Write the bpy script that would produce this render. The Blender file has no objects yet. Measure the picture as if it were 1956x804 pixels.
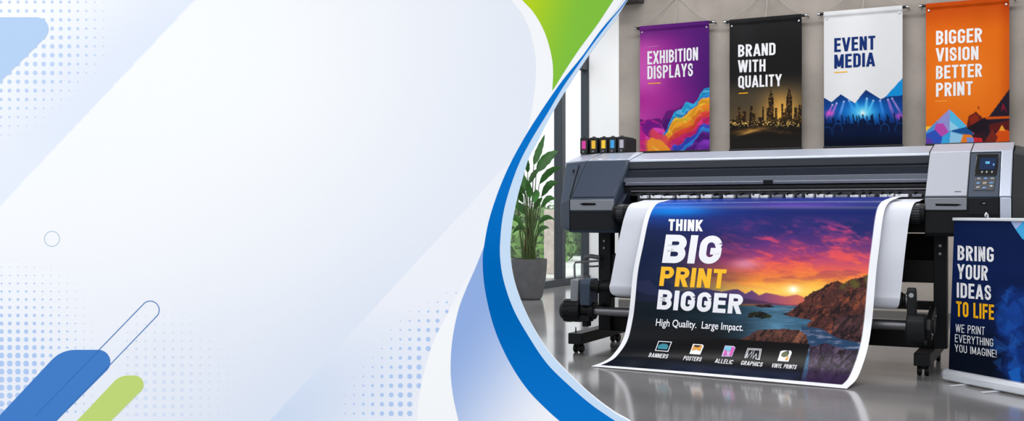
import bpy, bmesh, math, random
import numpy as np
from mathutils import Vector, Matrix
R_ = random.Random(7)
SC = bpy.context.scene
COL = SC.collection
# ------------------------------------------------------------------ camera and measuring helpers
TH = math.radians(27.3); FL = 2016.0; CX, CY = 978.0, 402.0; CH = 1.0
ST, CT = math.sin(TH), math.cos(TH)
def ray(u, v):
    a = (u-CX)/FL; b = (CY-v)/FL
    return Vector((-ST+CT*a, CT+ST*a, b))
CAM = Vector((0, 0, CH))
def atY(u, v, y): r = ray(u, v); return CAM + r*(y/r.y)
def atX(u, v, x): r = ray(u, v); return CAM + r*(x/r.x)
def atZ(u, v, z): r = ray(u, v); return CAM + r*((z-CH)/r.z)
def atP(u, v, p, n):
    r = ray(u, v); n = Vector(n); return CAM + r*((Vector(p)-CAM).dot(n)/r.dot(n))
def art_xy(P):
    """P: (...,3) array of surface points -> coordinates of the printed artwork on a 1956-wide drawing sheet"""
    P = np.asarray(P, float)
    d = -ST*P[..., 0]+CT*P[..., 1]; c = CT*P[..., 0]+ST*P[..., 1]
    return CX+FL*c/d, CY-FL*(P[..., 2]-CH)/d
def lin(c):
    c = np.asarray(c, float)/255.0
    return np.where(c <= .04045, c/12.92, ((c+.055)/1.055)**2.4)
def L4(c): return tuple(float(x) for x in lin(c))+(1.0,)

# ------------------------------------------------------------------ materials
MATS = {}
def mat(name, rgb, rough=.5, metal=0., spec=.5, coat=0., noise=0., nscale=20., bump=0., bscale=200., emit=None, estr=0.):
    if name in MATS: return MATS[name]
    m = bpy.data.materials.new(name); m.use_nodes = True; nt = m.node_tree; b = nt.nodes['Principled BSDF']
    b.inputs['Base Color'].default_value = L4(rgb); b.inputs['Roughness'].default_value = rough
    b.inputs['Metallic'].default_value = metal; b.inputs['Specular IOR Level'].default_value = spec
    b.inputs['Coat Weight'].default_value = coat; b.inputs['Coat Roughness'].default_value = .08
    tc = nt.nodes.new('ShaderNodeTexCoord')
    if noise:
        n = nt.nodes.new('ShaderNodeTexNoise'); n.inputs['Scale'].default_value = nscale; n.inputs['Detail'].default_value = 6
        r = nt.nodes.new('ShaderNodeValToRGB'); e = r.color_ramp.elements
        e[0].position, e[1].position = .3, .7
        base = lin(rgb)
        e[0].color = tuple(base*(1-noise))+(1,); e[1].color = tuple(np.minimum(base*(1+noise), 1))+(1,)
        nt.links.new(tc.outputs['Object'], n.inputs['Vector']); nt.links.new(n.outputs['Fac'], r.inputs['Fac'])
        nt.links.new(r.outputs['Color'], b.inputs['Base Color'])
    if bump:
        n2 = nt.nodes.new('ShaderNodeTexNoise'); n2.inputs['Scale'].default_value = bscale; n2.inputs['Detail'].default_value = 4
        bp = nt.nodes.new('ShaderNodeBump'); bp.inputs['Strength'].default_value = bump; bp.inputs['Distance'].default_value = .01
        nt.links.new(tc.outputs['Object'], n2.inputs['Vector']); nt.links.new(n2.outputs['Fac'], bp.inputs['Height'])
        nt.links.new(bp.outputs['Normal'], b.inputs['Normal'])
    if emit is not None:
        b.inputs['Emission Color'].default_value = L4(emit); b.inputs['Emission Strength'].default_value = estr
    MATS[name] = m; return m
def printmat(name, rough=.45, spec=.4, coat=0.):
    """ink on fabric or paper: the colours of the artwork are stored on the mesh"""
    if name in MATS: return MATS[name]
    m = bpy.data.materials.new(name); m.use_nodes = True; nt = m.node_tree; b = nt.nodes['Principled BSDF']
    a = nt.nodes.new('ShaderNodeVertexColor'); a.layer_name = 'ink'
    nt.links.new(a.outputs['Color'], b.inputs['Base Color'])
    b.inputs['Roughness'].default_value = rough; b.inputs['Specular IOR Level'].default_value = spec
    b.inputs['Coat Weight'].default_value = coat; b.inputs['Coat Roughness'].default_value = .15
    MATS[name] = m; return m

# ------------------------------------------------------------------ mesh building
ORI = {}
class MB:
    def __init__(s): s.v = []; s.f = []; s.c = None
    def add(s, vs, fs):
        b = len(s.v); s.v += [Vector(x) for x in vs]; s.f += [tuple(b+i for i in f) for f in fs]; return s
    def box(s, x0, x1, y0, y1, z0, z1, M=None):
        vs = [Vector(p) for p in [(x0,y0,z0),(x1,y0,z0),(x1,y1,z0),(x0,y1,z0),(x0,y0,z1),(x1,y0,z1),(x1,y1,z1),(x0,y1,z1)]]
        if M: vs = [M @ p for p in vs]
        return s.add(vs, [(3,2,1,0),(4,5,6,7),(0,1,5,4),(1,2,6,5),(2,3,7,6),(3,0,4,7)])
    def loft(s, rings, caps=True):
        n = len(rings[0]); b = len(s.v)
        for r in rings: s.v += [Vector(p) for p in r]
        for k in range(len(rings)-1):
            for i in range(n):
                j = (i+1) % n
                s.f.append((b+k*n+i, b+k*n+j, b+(k+1)*n+j, b+(k+1)*n+i))
        if caps:
            s.f.append(tuple(b+i for i in reversed(range(n)))); s.f.append(tuple(b+(len(rings)-1)*n+i for i in range(n)))
        return s
    def prof(s, yz, x0, x1, yz1=None):
        return s.loft([[(x0, y, z) for y, z in yz], [(x1, y, z) for y, z in (yz1 or yz)]])
    def prism(s, pts, off):
        off = Vector(off); return s.loft([[Vector(p) for p in pts], [Vector(p)+off for p in pts]])
    def tube(s, a, b, r, n=20, r2=None):
        a, b = Vector(a), Vector(b); d = (b-a).normalized()
        x = d.orthogonal().normalized(); y = d.cross(x); r2 = r if r2 is None else r2
        return s.loft([[p+(x*math.cos(2*math.pi*i/n)+y*math.sin(2*math.pi*i/n))*q for i in range(n)] for p, q in ((a, r), (b, r2))])
    def path(s, pts, r, n=8):
        pts = [Vector(p) for p in pts]; rings = []
        ref = Vector((.31, .17, .93))
        for i, p in enumerate(pts):
            d = (pts[min(i+1, len(pts)-1)]-pts[max(i-1, 0)]).normalized()
            x = d.cross(ref).normalized(); y = d.cross(x)
            q = r[i] if isinstance(r, (list, tuple)) else r
            rings.append([p+(x*math.cos(2*math.pi*k/n)+y*math.sin(2*math.pi*k/n))*q for k in range(n)])
        return s.loft(rings)
    def lathe(s, c, prof, n=40):
        return s.loft([[(c[0]+r*math.cos(2*math.pi*i/n), c[1]+r*math.sin(2*math.pi*i/n), c[2]+z) for i in range(n)] for r, z in prof])
    def build(s, name, m, parent=None, bev=0., smooth=0., seg=2):
        me = bpy.data.meshes.new(name)
        o0 = ORI.get(parent.name, Vector()) if parent else Vector()
        me.from_pydata([p-o0 for p in s.v], [], s.f); me.update()
        bm = bmesh.new(); bm.from_mesh(me); bmesh.ops.recalc_face_normals(bm, faces=bm.faces); bm.to_mesh(me); bm.free()
        o = bpy.data.objects.new(name, me); COL.objects.link(o)
        me.materials.append(m)
        if parent: o.parent = parent; ORI[o.name] = o0
        if bev:
            md = o.modifiers.new('edge', 'BEVEL'); md.width = bev; md.segments = seg; md.limit_method = 'ANGLE'; md.angle_limit = math.radians(30)
        if smooth or bev:
            me.polygons.foreach_set('use_smooth', [True]*len(me.polygons))
            me.set_sharp_from_angle(angle=math.radians(smooth or 35))
        return o
def thing(name, label, cat, loc, group=None):
    o = bpy.data.objects.new(name, None); COL.objects.link(o); o.location = loc
    o.empty_display_size = .1
    ORI[o.name] = Vector(loc); o['label'] = label; o['category'] = cat
    if group: o['group'] = group
    return o
def tag(o, label, cat, group=None, kind=None):
    o['label'] = label; o['category'] = cat
    if group: o['group'] = group
    if kind: o['kind'] = kind
    return o
def struct(o): o['kind'] = 'structure'; return o
def grid_print(name, P, C, m, parent, marks=()):
    """P (n,k,3) points and C (n,k,3) ink colours -> one sheet mesh"""
    n, k = P.shape[:2]; o0 = np.array(ORI.get(parent.name, Vector()) if parent else (0, 0, 0))
    me = bpy.data.meshes.new(name)
    idx = np.arange(n*k).reshape(n, k)
    q = np.stack([idx[:-1, :-1], idx[1:, :-1], idx[1:, 1:], idx[:-1, 1:]], -1).reshape(-1, 4)
    vs, fs, cs = (P-o0).reshape(-1, 3).tolist(), q.tolist(), [C.reshape(-1, 3)]
    for poly, c in marks:
        fs.append(list(range(len(vs), len(vs)+len(poly)))); vs += [tuple(Vector(p)-Vector(o0)) for p in poly]; cs.append(np.tile(np.asarray(c), (len(poly), 1)))
    me.from_pydata(vs, [], fs); me.update()
    a = me.color_attributes.new('ink', 'FLOAT_COLOR', 'POINT'); cs = np.concatenate(cs)
    buf = np.ones((len(cs), 4), np.float32); buf[:, :3] = cs; a.data.foreach_set('color', buf.ravel())
    me.polygons.foreach_set('use_smooth', [True]*len(me.polygons))
    me.materials.append(m)
    o = bpy.data.objects.new(name, me); COL.objects.link(o)
    if parent: o.parent = parent; ORI[o.name] = ORI.get(parent.name, Vector())
    return o
def cat_rom(pts, n):
    pts = [np.asarray(p, float) for p in pts]; pts = [2*pts[0]-pts[1]]+pts+[2*pts[-1]-pts[-2]]
    out = []; m = len(pts)-3
    for q in np.linspace(0, m, n):
        i = min(int(q), m-1); t = q-i; a, b, c, d = pts[i:i+4]
        out.append(.5*((2*b)+(-a+c)*t+(2*a-5*b+4*c-d)*t*t+(-a+3*b-3*c+d)*t**3))
    return np.array(out)

# ------------------------------------------------------------------ 2D noise for the artwork
def hsh(i, j, s):
    n = (i.astype(np.int64)*374761393+j.astype(np.int64)*668265263+s*974711) & 0x7fffffff
    n = ((n ^ (n >> 13))*1274126177) & 0x7fffffff
    return ((n ^ (n >> 16)) & 0xffff)/65535.0
def vn(x, y, s=0):
    i, j = np.floor(x), np.floor(y); fx, fy = x-i, y-j; fx = fx*fx*(3-2*fx); fy = fy*fy*(3-2*fy)
    a, b, c, d = hsh(i, j, s), hsh(i+1, j, s), hsh(i, j+1, s), hsh(i+1, j+1, s)
    return (a*(1-fx)+b*fx)*(1-fy)+(c*(1-fx)+d*fx)*fy
def fbm(x, y, s=0, o=5):
    r = 0; a = .5
    for k in range(o): r = r+a*vn(x, y, s+k*17); x = x*2.03; y = y*2.03; a *= .5
    return r/(1-.5**o)
def ss(a, b, x): t = np.clip((x-a)/(b-a), 0, 1); return t*t*(3-2*t)
def mixc(A, c, w):
    w = np.clip(w, 0, 1)[..., None]
    c = np.asarray(c, float)
    return A*(1-w)+c*w
def ramp(x, stops):
    xs = [s[0] for s in stops]; cs = np.array([s[1] for s in stops], float)
    return np.stack([np.interp(x, xs, cs[:, k]) for k in range(3)], -1)
def inside(U, V, poly):
    r = np.zeros(U.shape, bool); n = len(poly)
    for i in range(n):
        x0, y0 = poly[i]; x1, y1 = poly[(i+1) % n]
        if y0 == y1: continue
        c = ((y0 > V) != (y1 > V)) & (U < (x1-x0)*(V-y0)/(y1-y0)+x0); r ^= c
    return r
def pl(x, pts): return np.interp(x, [p[0] for p in pts], [p[1] for p in pts])

# ------------------------------------------------------------------ lettering: strokes of a condensed sans
def arc(cx, cy, rx, ry, a0, a1, n=10):
    return [(cx+rx*math.cos(math.radians(a0+(a1-a0)*i/n)), cy+ry*math.sin(math.radians(a0+(a1-a0)*i/n))) for i in range(n+1)]
def glyph(ch, w, t):
    h = t/2; l, r, b, T = h, w-h, h, 1-h; c = .52; rx = (r-l)/2; ry = min(rx*1.05, .3); m = w/2
    pb = min((T-c)/2, r-l)
    if ch == 'I': return t, [[(h, 0), (h, 1)]]
    if ch == '!': return t, [[(h, .3), (h, 1)], [(h, 0), (h, t*1.1)]]
    if ch == '.': return t, [[(h, 0), (h, t)]]
    if ch == 'H': return w, [[(l, 0), (l, 1)], [(r, 0), (r, 1)], [(l, .5), (r, .5)]]
    if ch in 'EF':
        q = w*.9-0; p = [[(l, 0), (l, 1)], [(l, T), (q, T)], [(l, c), (q*.93, c)]]
        if ch == 'E': p.append([(l, b), (q, b)])
        return q, p
    if ch == 'L': return w*.86, [[(l, 0), (l, 1)], [(l, b), (w*.86, b)]]
    if ch == 'T': return w*.95, [[(0, T), (w*.95, T)], [(w*.475, 0), (w*.475, 1)]]
    if ch == 'O': return w, [arc(m, T-ry, rx, ry, 180, 0)+arc(m, b+ry, rx, ry, 0, -180)+[(l, T-ry)]]
    if ch == 'Q': return w, [arc(m, T-ry, rx, ry, 180, 0)+arc(m, b+ry, rx, ry, 0, -180)+[(l, T-ry)], [(m, .2), (w*1.02, -.08)]]
    if ch == 'U': return w, [[(l, 1)]+arc(m, b+ry, rx, ry, 180, 360)+[(r, 1)]]
    if ch == 'C': return w, [[(r, .7)]+arc(m, T-ry, rx, ry, 0, 180)+arc(m, b+ry, rx, ry, 180, 360)+[(r, .3)]]
    if ch == 'G': return w, [[(r, .7)]+arc(m, T-ry, rx, ry, 0, 180)+arc(m, b+ry, rx, ry, 180, 360)+[(r, .45), (m, .45)]]
    if ch == 'D': return w, [[(l, 0), (l, 1)], [(l, T)]+arc(r-rx, T-ry, rx, ry, 90, 0)+arc(r-rx, b+ry, rx, ry, 0, -90)+[(l, b)]]
    if ch == 'B':
        q = min((c-b)/2, r-l)
        return w, [[(l, 0), (l, 1)], [(l, T)]+arc(r-pb-.01, T-pb, pb, pb, 90, -90)+[(l, T-2*pb)], [(l, c)]+arc(r-q, b+q, q, q, 90, -90)+[(l, b)]]
    if ch == 'P': return w, [[(l, 0), (l, 1)], [(l, T)]+arc(r-pb, T-pb, pb, (T-c+.04)/2+.0, 90, -90)+[(l, T-2*pb-.0)]]
    if ch == 'R': return w, [[(l, 0), (l, 1)], [(l, T)]+arc(r-pb, T-pb, pb, pb, 90, -90)+[(l, T-2*pb)], [(m*.95, c), (r+h*.1, -.05)]]
    if ch == 'S':
        k = (T-.5)/2
        return w, [[(r, .72)]+arc(m, T-k, rx, k, 0, 180)+[(l+.02, .62), (m, .5), (r-.02, .38)]+arc(m, b+k, rx, k, 0, -180)+[(l, .28)]]
    if ch == 'A': return w*1.12, [[(h*.7, -.02), (w*.56, 1.04)], [(w*1.12-h*.7, -.02), (w*.56, 1.04)], [(w*.25, .26), (w*.87, .26)]]
    if ch == 'V': return w*1.1, [[(h*.7, 1.02), (w*.55, -.04)], [(w*1.1-h*.7, 1.02), (w*.55, -.04)]]
    if ch == 'Y': return w*1.06, [[(h*.6, 1.02), (w*.53, .42)], [(w*1.06-h*.6, 1.02), (w*.53, .42)], [(w*.53, 0), (w*.53, .48)]]
    if ch == 'W':
        W = w*1.55; return W, [[(h*.7, 1.02), (W*.28, -.04)], [(W*.28, -.04), (W*.5, 1.0)], [(W*.5, 1.0), (W*.72, -.04)], [(W*.72, -.04), (W-h*.7, 1.02)]]
    if ch == 'X': return w*1.04, [[(h*.5, -.03), (w*1.04-h*.5, 1.03)], [(h*.5, 1.03), (w*1.04-h*.5, -.03)]]
    if ch == 'N': return w, [[(l, 0), (l, 1)], [(r, 0), (r, 1)], [(l, 1.0), (r, 0)]]
    if ch == 'M':
        W = w*1.28; return W, [[(l, 0), (l, 1)], [(W-h, 0), (W-h, 1)], [(l, 1.02), (W/2, .12)], [(W-h, 1.02), (W/2, .12)]]
    if ch == 'K': return w*1.05, [[(l, 0), (l, 1)], [(l, .34), (w*1.05-h*.6, 1.03)], [(w*.42, .5), (w*1.05-h*.5, -.03)]]
    return w*.45, []
def clip_y(poly, y, up):
    out = []
    for i in range(len(poly)):
        a, b = poly[i], poly[(i+1) % len(poly)]; ia = (a[1] >= y) == up or a[1] == y; ib = (b[1] >= y) == up or b[1] == y
        if ia: out.append(a)
        if ia != ib: k = (y-a[1])/(b[1]-a[1]); out.append((a[0]+(b[0]-a[0])*k, y))
    return out
def ribbon(pts, t):
    res = []; n = len(pts); closed = math.dist(pts[0], pts[-1]) < 1e-6 and n > 3
    off = []
    for i in range(n):
        p = pts[i-1] if i else (pts[-2] if closed else None); q = pts[i+1] if i < n-1 else (pts[1] if closed else None)
        def nrm(a, b): d = math.dist(a, b) or 1; return (-(b[1]-a[1])/d, (b[0]-a[0])/d)
        ns = ([nrm(p, pts[i])] if p else [])+([nrm(pts[i], q)] if q else [])
        x = sum(k[0] for k in ns); y = sum(k[1] for k in ns); d = math.hypot(x, y) or 1; x /= d; y /= d
        m = 1/max(.45, x*ns[0][0]+y*ns[0][1]); off.append((x*m*t/2, y*m*t/2))
    for i in range(n-1):
        a, b, o, e = pts[i], pts[i+1], off[i], off[i+1]
        res.append([(a[0]+o[0], a[1]+o[1]), (a[0]-o[0], a[1]-o[1]), (b[0]-e[0], b[1]-e[1]), (b[0]+e[0], b[1]+e[1])])
    return res
def word(s, w=.46, t=.15, gap=.09):
    """list of small polygons, cap height 1, starting at x 0; and the length"""
    x = 0; polys = []
    for ch in s:
        adv, st = glyph(ch, w, t)
        for line in st:
            dense = []
            for i in range(len(line)-1):
                k = max(1, int(math.dist(line[i], line[i+1])/.25)); dense += [(line[i][0]+(line[i+1][0]-line[i][0])*j/k, line[i][1]+(line[i+1][1]-line[i][1])*j/k) for j in range(k)]
            dense.append(line[-1])
            for q in ribbon(dense, t):
                if ch != 'Q': q = clip_y(q, 0, True)
                q = clip_y(q, 1, False) if q else q
                if len(q) > 2: polys.append([(p[0]+x, p[1]) for p in q])
        x += adv+gap
    return polys, x-gap
def lettering(name, s, bl, br, tl, to3d, m, parent, w=.46, t=.15, gap=.09):
    """s set between baseline start bl, baseline end br and cap line start tl on the artwork's sheet"""
    Lg = word(s, w, t, gap)[1]; parts = s.split(' '); x0 = 0
    for i, one in enumerate(parts):
        polys, ln = word(one, w, t, gap); mb = MB()
        for p in polys:
            vs = []
            for x, y in p:
                a = (x+x0)/Lg; vs.append(to3d(bl[0]+(br[0]-bl[0])*a+(tl[0]-bl[0])*y, bl[1]+(br[1]-bl[1])*a+(tl[1]-bl[1])*y))
            mb.add(vs, [tuple(range(len(vs)))])
        mb.build(name, m, parent); x0 += ln+gap+w*.45+gap
def flat(name, polys, to3d, m, parent, cut=0):
    mb = MB()
    for p in polys: mb.add([to3d(*q) for q in p], [tuple(range(len(p)))])
    return mb.build(name, m, parent)

# ================================================================== LIGHT AND CAMERA
SC.view_settings.view_transform = 'Standard'; SC.view_settings.look = 'None'
SC.view_settings.gamma = 1; SC.view_settings.exposure = 0.0; SC.view_settings.use_curve_mapping = False
cd = bpy.data.cameras.new('camera'); cd.sensor_width = 36; cd.lens = 36*FL/1956
co = bpy.data.objects.new('camera', cd); COL.objects.link(co); co.location = CAM; co.rotation_euler = (math.pi/2, 0, TH); SC.camera = co
cd.clip_end = 400
w = bpy.data.worlds.new('sky'); w.use_nodes = True; SC.world = w
nt = w.node_tree; bg = nt.nodes['Background']; bg.inputs['Strength'].default_value = 1.57
tc = nt.nodes.new('ShaderNodeTexCoord'); sp = nt.nodes.new('ShaderNodeSeparateXYZ'); cr = nt.nodes.new('ShaderNodeValToRGB')
nt.links.new(tc.outputs['Generated'], sp.inputs[0]); nt.links.new(sp.outputs['Z'], cr.inputs['Fac']); nt.links.new(cr.outputs['Color'], bg.inputs['Color'])
cr.color_ramp.elements[0].color = (.70, .708, .715, 1); cr.color_ramp.elements[1].color = (1.13, 1.155, 1.18, 1); cr.color_ramp.elements[1].position = .42
def area(name, loc, sx, sy, power, rot=(0, 0, 0), col=(1, 1, 1)):
    l = bpy.data.lights.new(name, 'AREA'); l.shape = 'RECTANGLE'; l.size = sx; l.size_y = sy; l.energy = power; l.color = col
    o = bpy.data.objects.new(name, l); COL.objects.link(o); o.location = loc; o.rotation_euler = rot; return o
area('added_ceiling_light', (-1.8, 6.0, 4.1), 4.5, .5, 120)  # unseen lamp, added for highlights on the printer's silver top
area('added_ceiling_light', (-1.8, 8.6, 4.1), 5.0, .4, 100)  # unseen lamp, added between printer and back wall
area('added_ceiling_light', (-4.6, 11.8, 4.1), 1.6, .5, 88)  # unseen lamp, added to brighten the white alcove wall

# ================================================================== ROOM
M_wall = mat('concrete_wall', (160, 152, 145), .85, noise=.2, nscale=2.2, bump=.35, bscale=16, spec=.15)
M_floor = mat('polished_concrete', (124, 122, 123), .12, noise=.3, nscale=1.0, spec=.8)
M_white = mat('white_wall_paint', (240, 241, 243), .7)
M_ceil = mat('concrete_ceiling', (150, 148, 145), .9, noise=.08, nscale=2)
M_frame = mat('dark_window_frame', (52, 58, 66), .4, metal=.3)
YW, XW = 10.3, -5.91
struct(MB().box(-9, 9, -14, 14.2, -.12, 0).build('floor', M_floor))
xl = atY(1182, 400, YW).x
struct(MB().box(xl, 5.0, YW, YW+.22, 0, 4.2).build('wall_back', M_wall))
struct(MB().box(XW, xl+1.2, 13.7, 13.9, 0, 4.2).build('wall_alcove', M_white))
struct(MB().box(-6.2, 5, 3.2, 14, 4.2, 4.35).build('ceiling', M_ceil))
trim = MB().box(xl, 5.0, YW-.012, YW, 0, .07).build('baseboard_back', mat('baseboard_grey', (96, 94, 92), .6)); struct(trim)
bm_ = MB().box(xl+.02, xl+.28, YW-.3, YW, atY(1200, 9, YW).z, 4.2).build('trim_1', mat('dark_steel_beam', (62, 60, 60), .6)); struct(bm_)
# window wall on the street side: posts, transom and rails round the panes
def win(name, y0, y1, z0, z1):
    f = MB()
    f.box(XW-.05, XW+.05, y0, y0+.12, 0, z1); f.box(XW-.06, XW+.06, y1-.02, y1+.02, 0, z1)
    f.box(XW-.06, XW+.08, y0, y1, 0, .09); f.box(XW-.06, XW+.06, y0, y1, z1-.1, z1)
    f.box(XW-.05, XW+.05, y0, y1, 2.97, 3.09)
    o = struct(f.build(name, M_frame, bev=.004))
    p = MB().box(XW-.006, XW+.006, y0+.05, y1, .08, z1-.08).build('glass_pane', M_glass, o)
    return o
gm = bpy.data.materials.new('window_glass'); gm.use_nodes = True; g = gm.node_tree; g.nodes.clear()
go = g.nodes.new('ShaderNodeOutputMaterial'); gx = g.nodes.new('ShaderNodeMixShader'); gt = g.nodes.new('ShaderNodeBsdfTransparent'); gg = g.nodes.new('ShaderNodeBsdfGlossy'); gf = g.nodes.new('ShaderNodeValue')
gf.outputs[0].default_value = .06; gg.inputs['Roughness'].default_value = .02; gt.inputs[0].default_value = (.97, .985, .99, 1)
g.links.new(gf.outputs[0], gx.inputs[0]); g.links.new(gt.outputs[0], gx.inputs[1]); g.links.new(gg.outputs[0], gx.inputs[2]); g.links.new(gx.outputs[0], go.inputs[0])
M_glass = gm
ya = atX(1067, 400, XW).y; yb = atX(1123, 400, XW).y
for i, (a, b) in enumerate(((3.4, 5.6), (5.6, 7.8), (7.8, 10.0), (10.0, ya), (ya, yb), (yb, 13.7))):
    win('window_%d' % (i+1), a, b, 0, 4.2)

# ---- outside
struct(MB().box(-90, -6.2, -20, 90, -.3, -.14).build('ground_outside', mat('outside_paving', (206, 208, 200), .9, noise=.2, nscale=.4)))
M_leaf1 = mat('tree_leaf_green', (96, 138, 58), .7, noise=.35, nscale=1.3)
M_leaf2 = mat('tree_leaf_dark', (66, 104, 52), .7, noise=.35, nscale=1.3)
M_bark = mat('tree_bark', (92, 78, 64), .9, noise=.3, nscale=9)
def tree(x, y, h, r, m, label, seed):
    rr = random.Random(seed); t = thing('garden_tree', label, 'tree', (x, y, -.14), 'trees outside the window')
    MB().path([(x, y, -.14), (x+.05, y+.1, h*.35), (x, y, h*.75)], [.13, .1, .05]).build('trunk', M_bark, t, smooth=60)
    mb = MB()
    blobs = [(x+rr.uniform(-.6, .6)*r, y+rr.uniform(-.6, .6)*r, h*rr.uniform(.25, .85), r*rr.uniform(.4, .7)) for _ in range(12)]
    for _ in range(2600):
        b = rr.choice(blobs); d = Vector((rr.gauss(0, 1), rr.gauss(0, 1), rr.gauss(0, 1))).normalized()
        p = Vector(b[:3])+d*b[3]*rr.uniform(.75, 1.05); s = rr.uniform(.07, .15)
        a = d.orthogonal().normalized(); a = Matrix.Rotation(rr.uniform(0, 6.3), 3, d) @ a; n = (d+Vector((rr.uniform(-.6, .6), rr.uniform(-.6, .6), rr.uniform(-.3, .8)))).normalized()
        c = n.cross(a).normalized()
        mb.add([p-a*s, p-c*s*.5, p+a*s, p+c*s*.5], [(0, 1, 2, 3)])
    mb.build('crown', m, t)
for k, (u, d, top, r) in enumerate([(1000, 24, 452, 1.0), (1096, 27.5, 448, 1.1), (1036, 31.5, 440, 1.3), (1135, 35.5, 440, 1.3), (965, 40, 436, 1.5), (1078, 45, 432, 1.7)]):
    p = CAM+ray(u, 402)*d; h = CH+(CY-top)/FL*d+.3
    names = ['low light green tree outside behind the potted plant', 'dark green tree outside under the printer end', 'broad light green tree outside near the pale brick column', 'green tree outside beyond the steel pipes of the stand', 'dark green tree outside half hidden by the display board', 'tall pale green tree outside, farthest along the garden']
    tree(p.x, p.y, h, r, M_leaf2 if k in (1, 4) else M_leaf1, names[k], 40+k)
p = CAM+ray(1053, 402)*19
MB().box(p.x-.1, p.x+.1, p.y-.1, p.y+.1, -.14, 1.02).build('garden_column', mat('pale_brick', (196, 182, 172), .9, noise=.2, nscale=14), bev=.01)
tag(bpy.data.objects['garden_column'], 'pale brick column standing outside between the trees', 'column')

# ================================================================== GRAPHIC DISPLAY BOARD (flat overlay design, built as a free-standing board with curved edge)
DB = 4.72
Rv, Fv, Zv = Vector((CT, ST, 0)), Vector((-ST, CT, 0)), Vector((0, 0, 1))
sc_ = DB/FL
def board(x, y, layer=0.0): return CAM+Fv*(DB-layer)+Rv*((x-CX)*sc_)+Zv*((CY-y)*sc_)
def cpts(pts, n=90): return [tuple(p) for p in cat_rom(pts, n)]
EDGE = [(1262, -95), (1199, 0), (1176, 36), (1139.6, 85), (1115, 120), (1078.6, 176), (1057.8, 211), (1042, 240), (1028.7, 267), (1011, 300), (1001, 332), (990, 371), (982, 407), (977, 440), (975, 481), (980.4, 526), (994, 571), (1016.6, 621), (1048, 671), (1084.6, 711.7), (1130, 754.8), (1175, 788.7), (1202, 804), (1238, 828)]
BL_R = [(1260, -95), (1198, 0), (1168, 38), (1133, 83.6), (1106, 122), (1075, 167), (1044, 219), (1031, 240), (1013, 270), (993, 308.7), (978, 347.5), (967, 383), (960, 415), (956, 450), (955, 490), (962, 536), (980, 589), (1007.6, 639), (1043.8, 693), (1084.6, 734), (1130, 773), (1175, 804), (1210, 828)]
BL_L = [(1256, -95), (1196, 0), (1148, 57), (1113, 106), (1078, 149), (1052, 185), (1026, 224), (1009, 251), (996, 273), (975, 312), (958, 350), (944, 388), (933, 425), (925.5, 465), (922, 500), (926, 550), (938, 606), (954, 652), (978, 700), (1007, 743), (1039, 777), (1069, 804), (1100, 828)]
bt = thing('overlay_design_board', 'white and blue overlay design built as a display board with a sweeping curved edge and green wedge', 'display board', board(520, 829))
XL, YT, YB = -70, -95, 828
edge = cpts(EDGE, 150)
outline = [(XL, YB), (XL, YT)]+edge
M_board = mat('board_white_edge', (238, 241, 247), .5, spec=.2)
core = MB().loft([[board(x, y) for x, y in outline], [board(x, y, -.05) for x, y in outline]]).build('board_core', M_board, bt)
M_ink = printmat('board_print', .7, 0.)
def board_paint(U, V):
    A = np.zeros(U.shape+(3,))+np.array([250, 251, 254.])
    # main field: white fading to cool blue towards the lower middle and the curve
    A = mixc(A, (231, 237, 249), ss(250, 1000, U+V*.45-120)*.75)
    A = mixc(A, (234, 239, 250), ss(380, 800, V)*.75)
    A = mixc(A, (228, 235, 248), ss(0, 330, V-480)*ss(150, 560, U)*.6)
    A = mixc(A, (253, 254, 255), np.exp(-(((U-420)/330)**2+((V-150)/240)**2))*.9)
    # upper corner with the first diagonal
    d1 = (U+V*.945-372)
    up = d1 < 0
    B = np.zeros_like(A)+np.array([252, 253, 255.])
    B = mixc(B, (231, 238, 251), np.maximum(ss(-330, 0, d1)*ss(420, 60, np.abs(V-150)), ss(60, 330, V)*.8))
    A = np.where(up[..., None], B, A)
    # second diagonal, lower
    d2 = U+(V-804)*.925-515
    lo = d2 > 0
    Bq = mixc(np.zeros_like(A)+np.array([244, 246, 253.]), (212, 225, 246), ss(520, 830, V)*ss(300, 0, d2))
    A = mixc(A, (220, 230, 247), ss(-220, 0, d2)*ss(330, 650, V)*.35)
    A = np.where(lo[..., None] & (U+V*.6 > 790)[..., None], Bq, A)
    return lin(A)
xs = np.linspace(XL, 1050, 460); ys = np.linspace(YT, YB, 380)
Ug, Vg = np.meshgrid(xs, ys)
# keep the sheet inside the outline: pull points beyond the blue band back to it
lim = np.interp(Vg, [p[1] for p in cpts(BL_L, 120)], [p[0] for p in cpts(BL_L, 120)])+8
Ug = XL+(Ug-XL)*(np.minimum(lim, 1050)-XL)/(1050-XL)
o0 = np.array(CAM+Fv*(DB-.0006)); G = o0+np.array(Rv)*((Ug-CX)*sc_)[..., None]+np.array(Zv)*((CY-Vg)*sc_)[..., None]
MARKS = []
def band(name, a, b, m, layer):
    a, b = cpts(a, 140), cpts(b, 140); mb = MB()
    mb.add([board(*p, layer) for p in a]+[board(*p, layer) for p in b], [(i, i+1, 140+i+1, 140+i) for i in range(139)])
    return mb.build(name, m, bt)
def shape(name, pts, m, layer):
    mb = MB(); mb.add([board(x, y, layer) for x, y in pts], [tuple(range(len(pts)))]); return mb.build(name, m, bt)
def flatmat(n, c): return mat(n, c, .7, spec=0.)
band('edge_band', BL_R, EDGE, flatmat('board_pale_blue', (205, 227, 250)), .0010)
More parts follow.
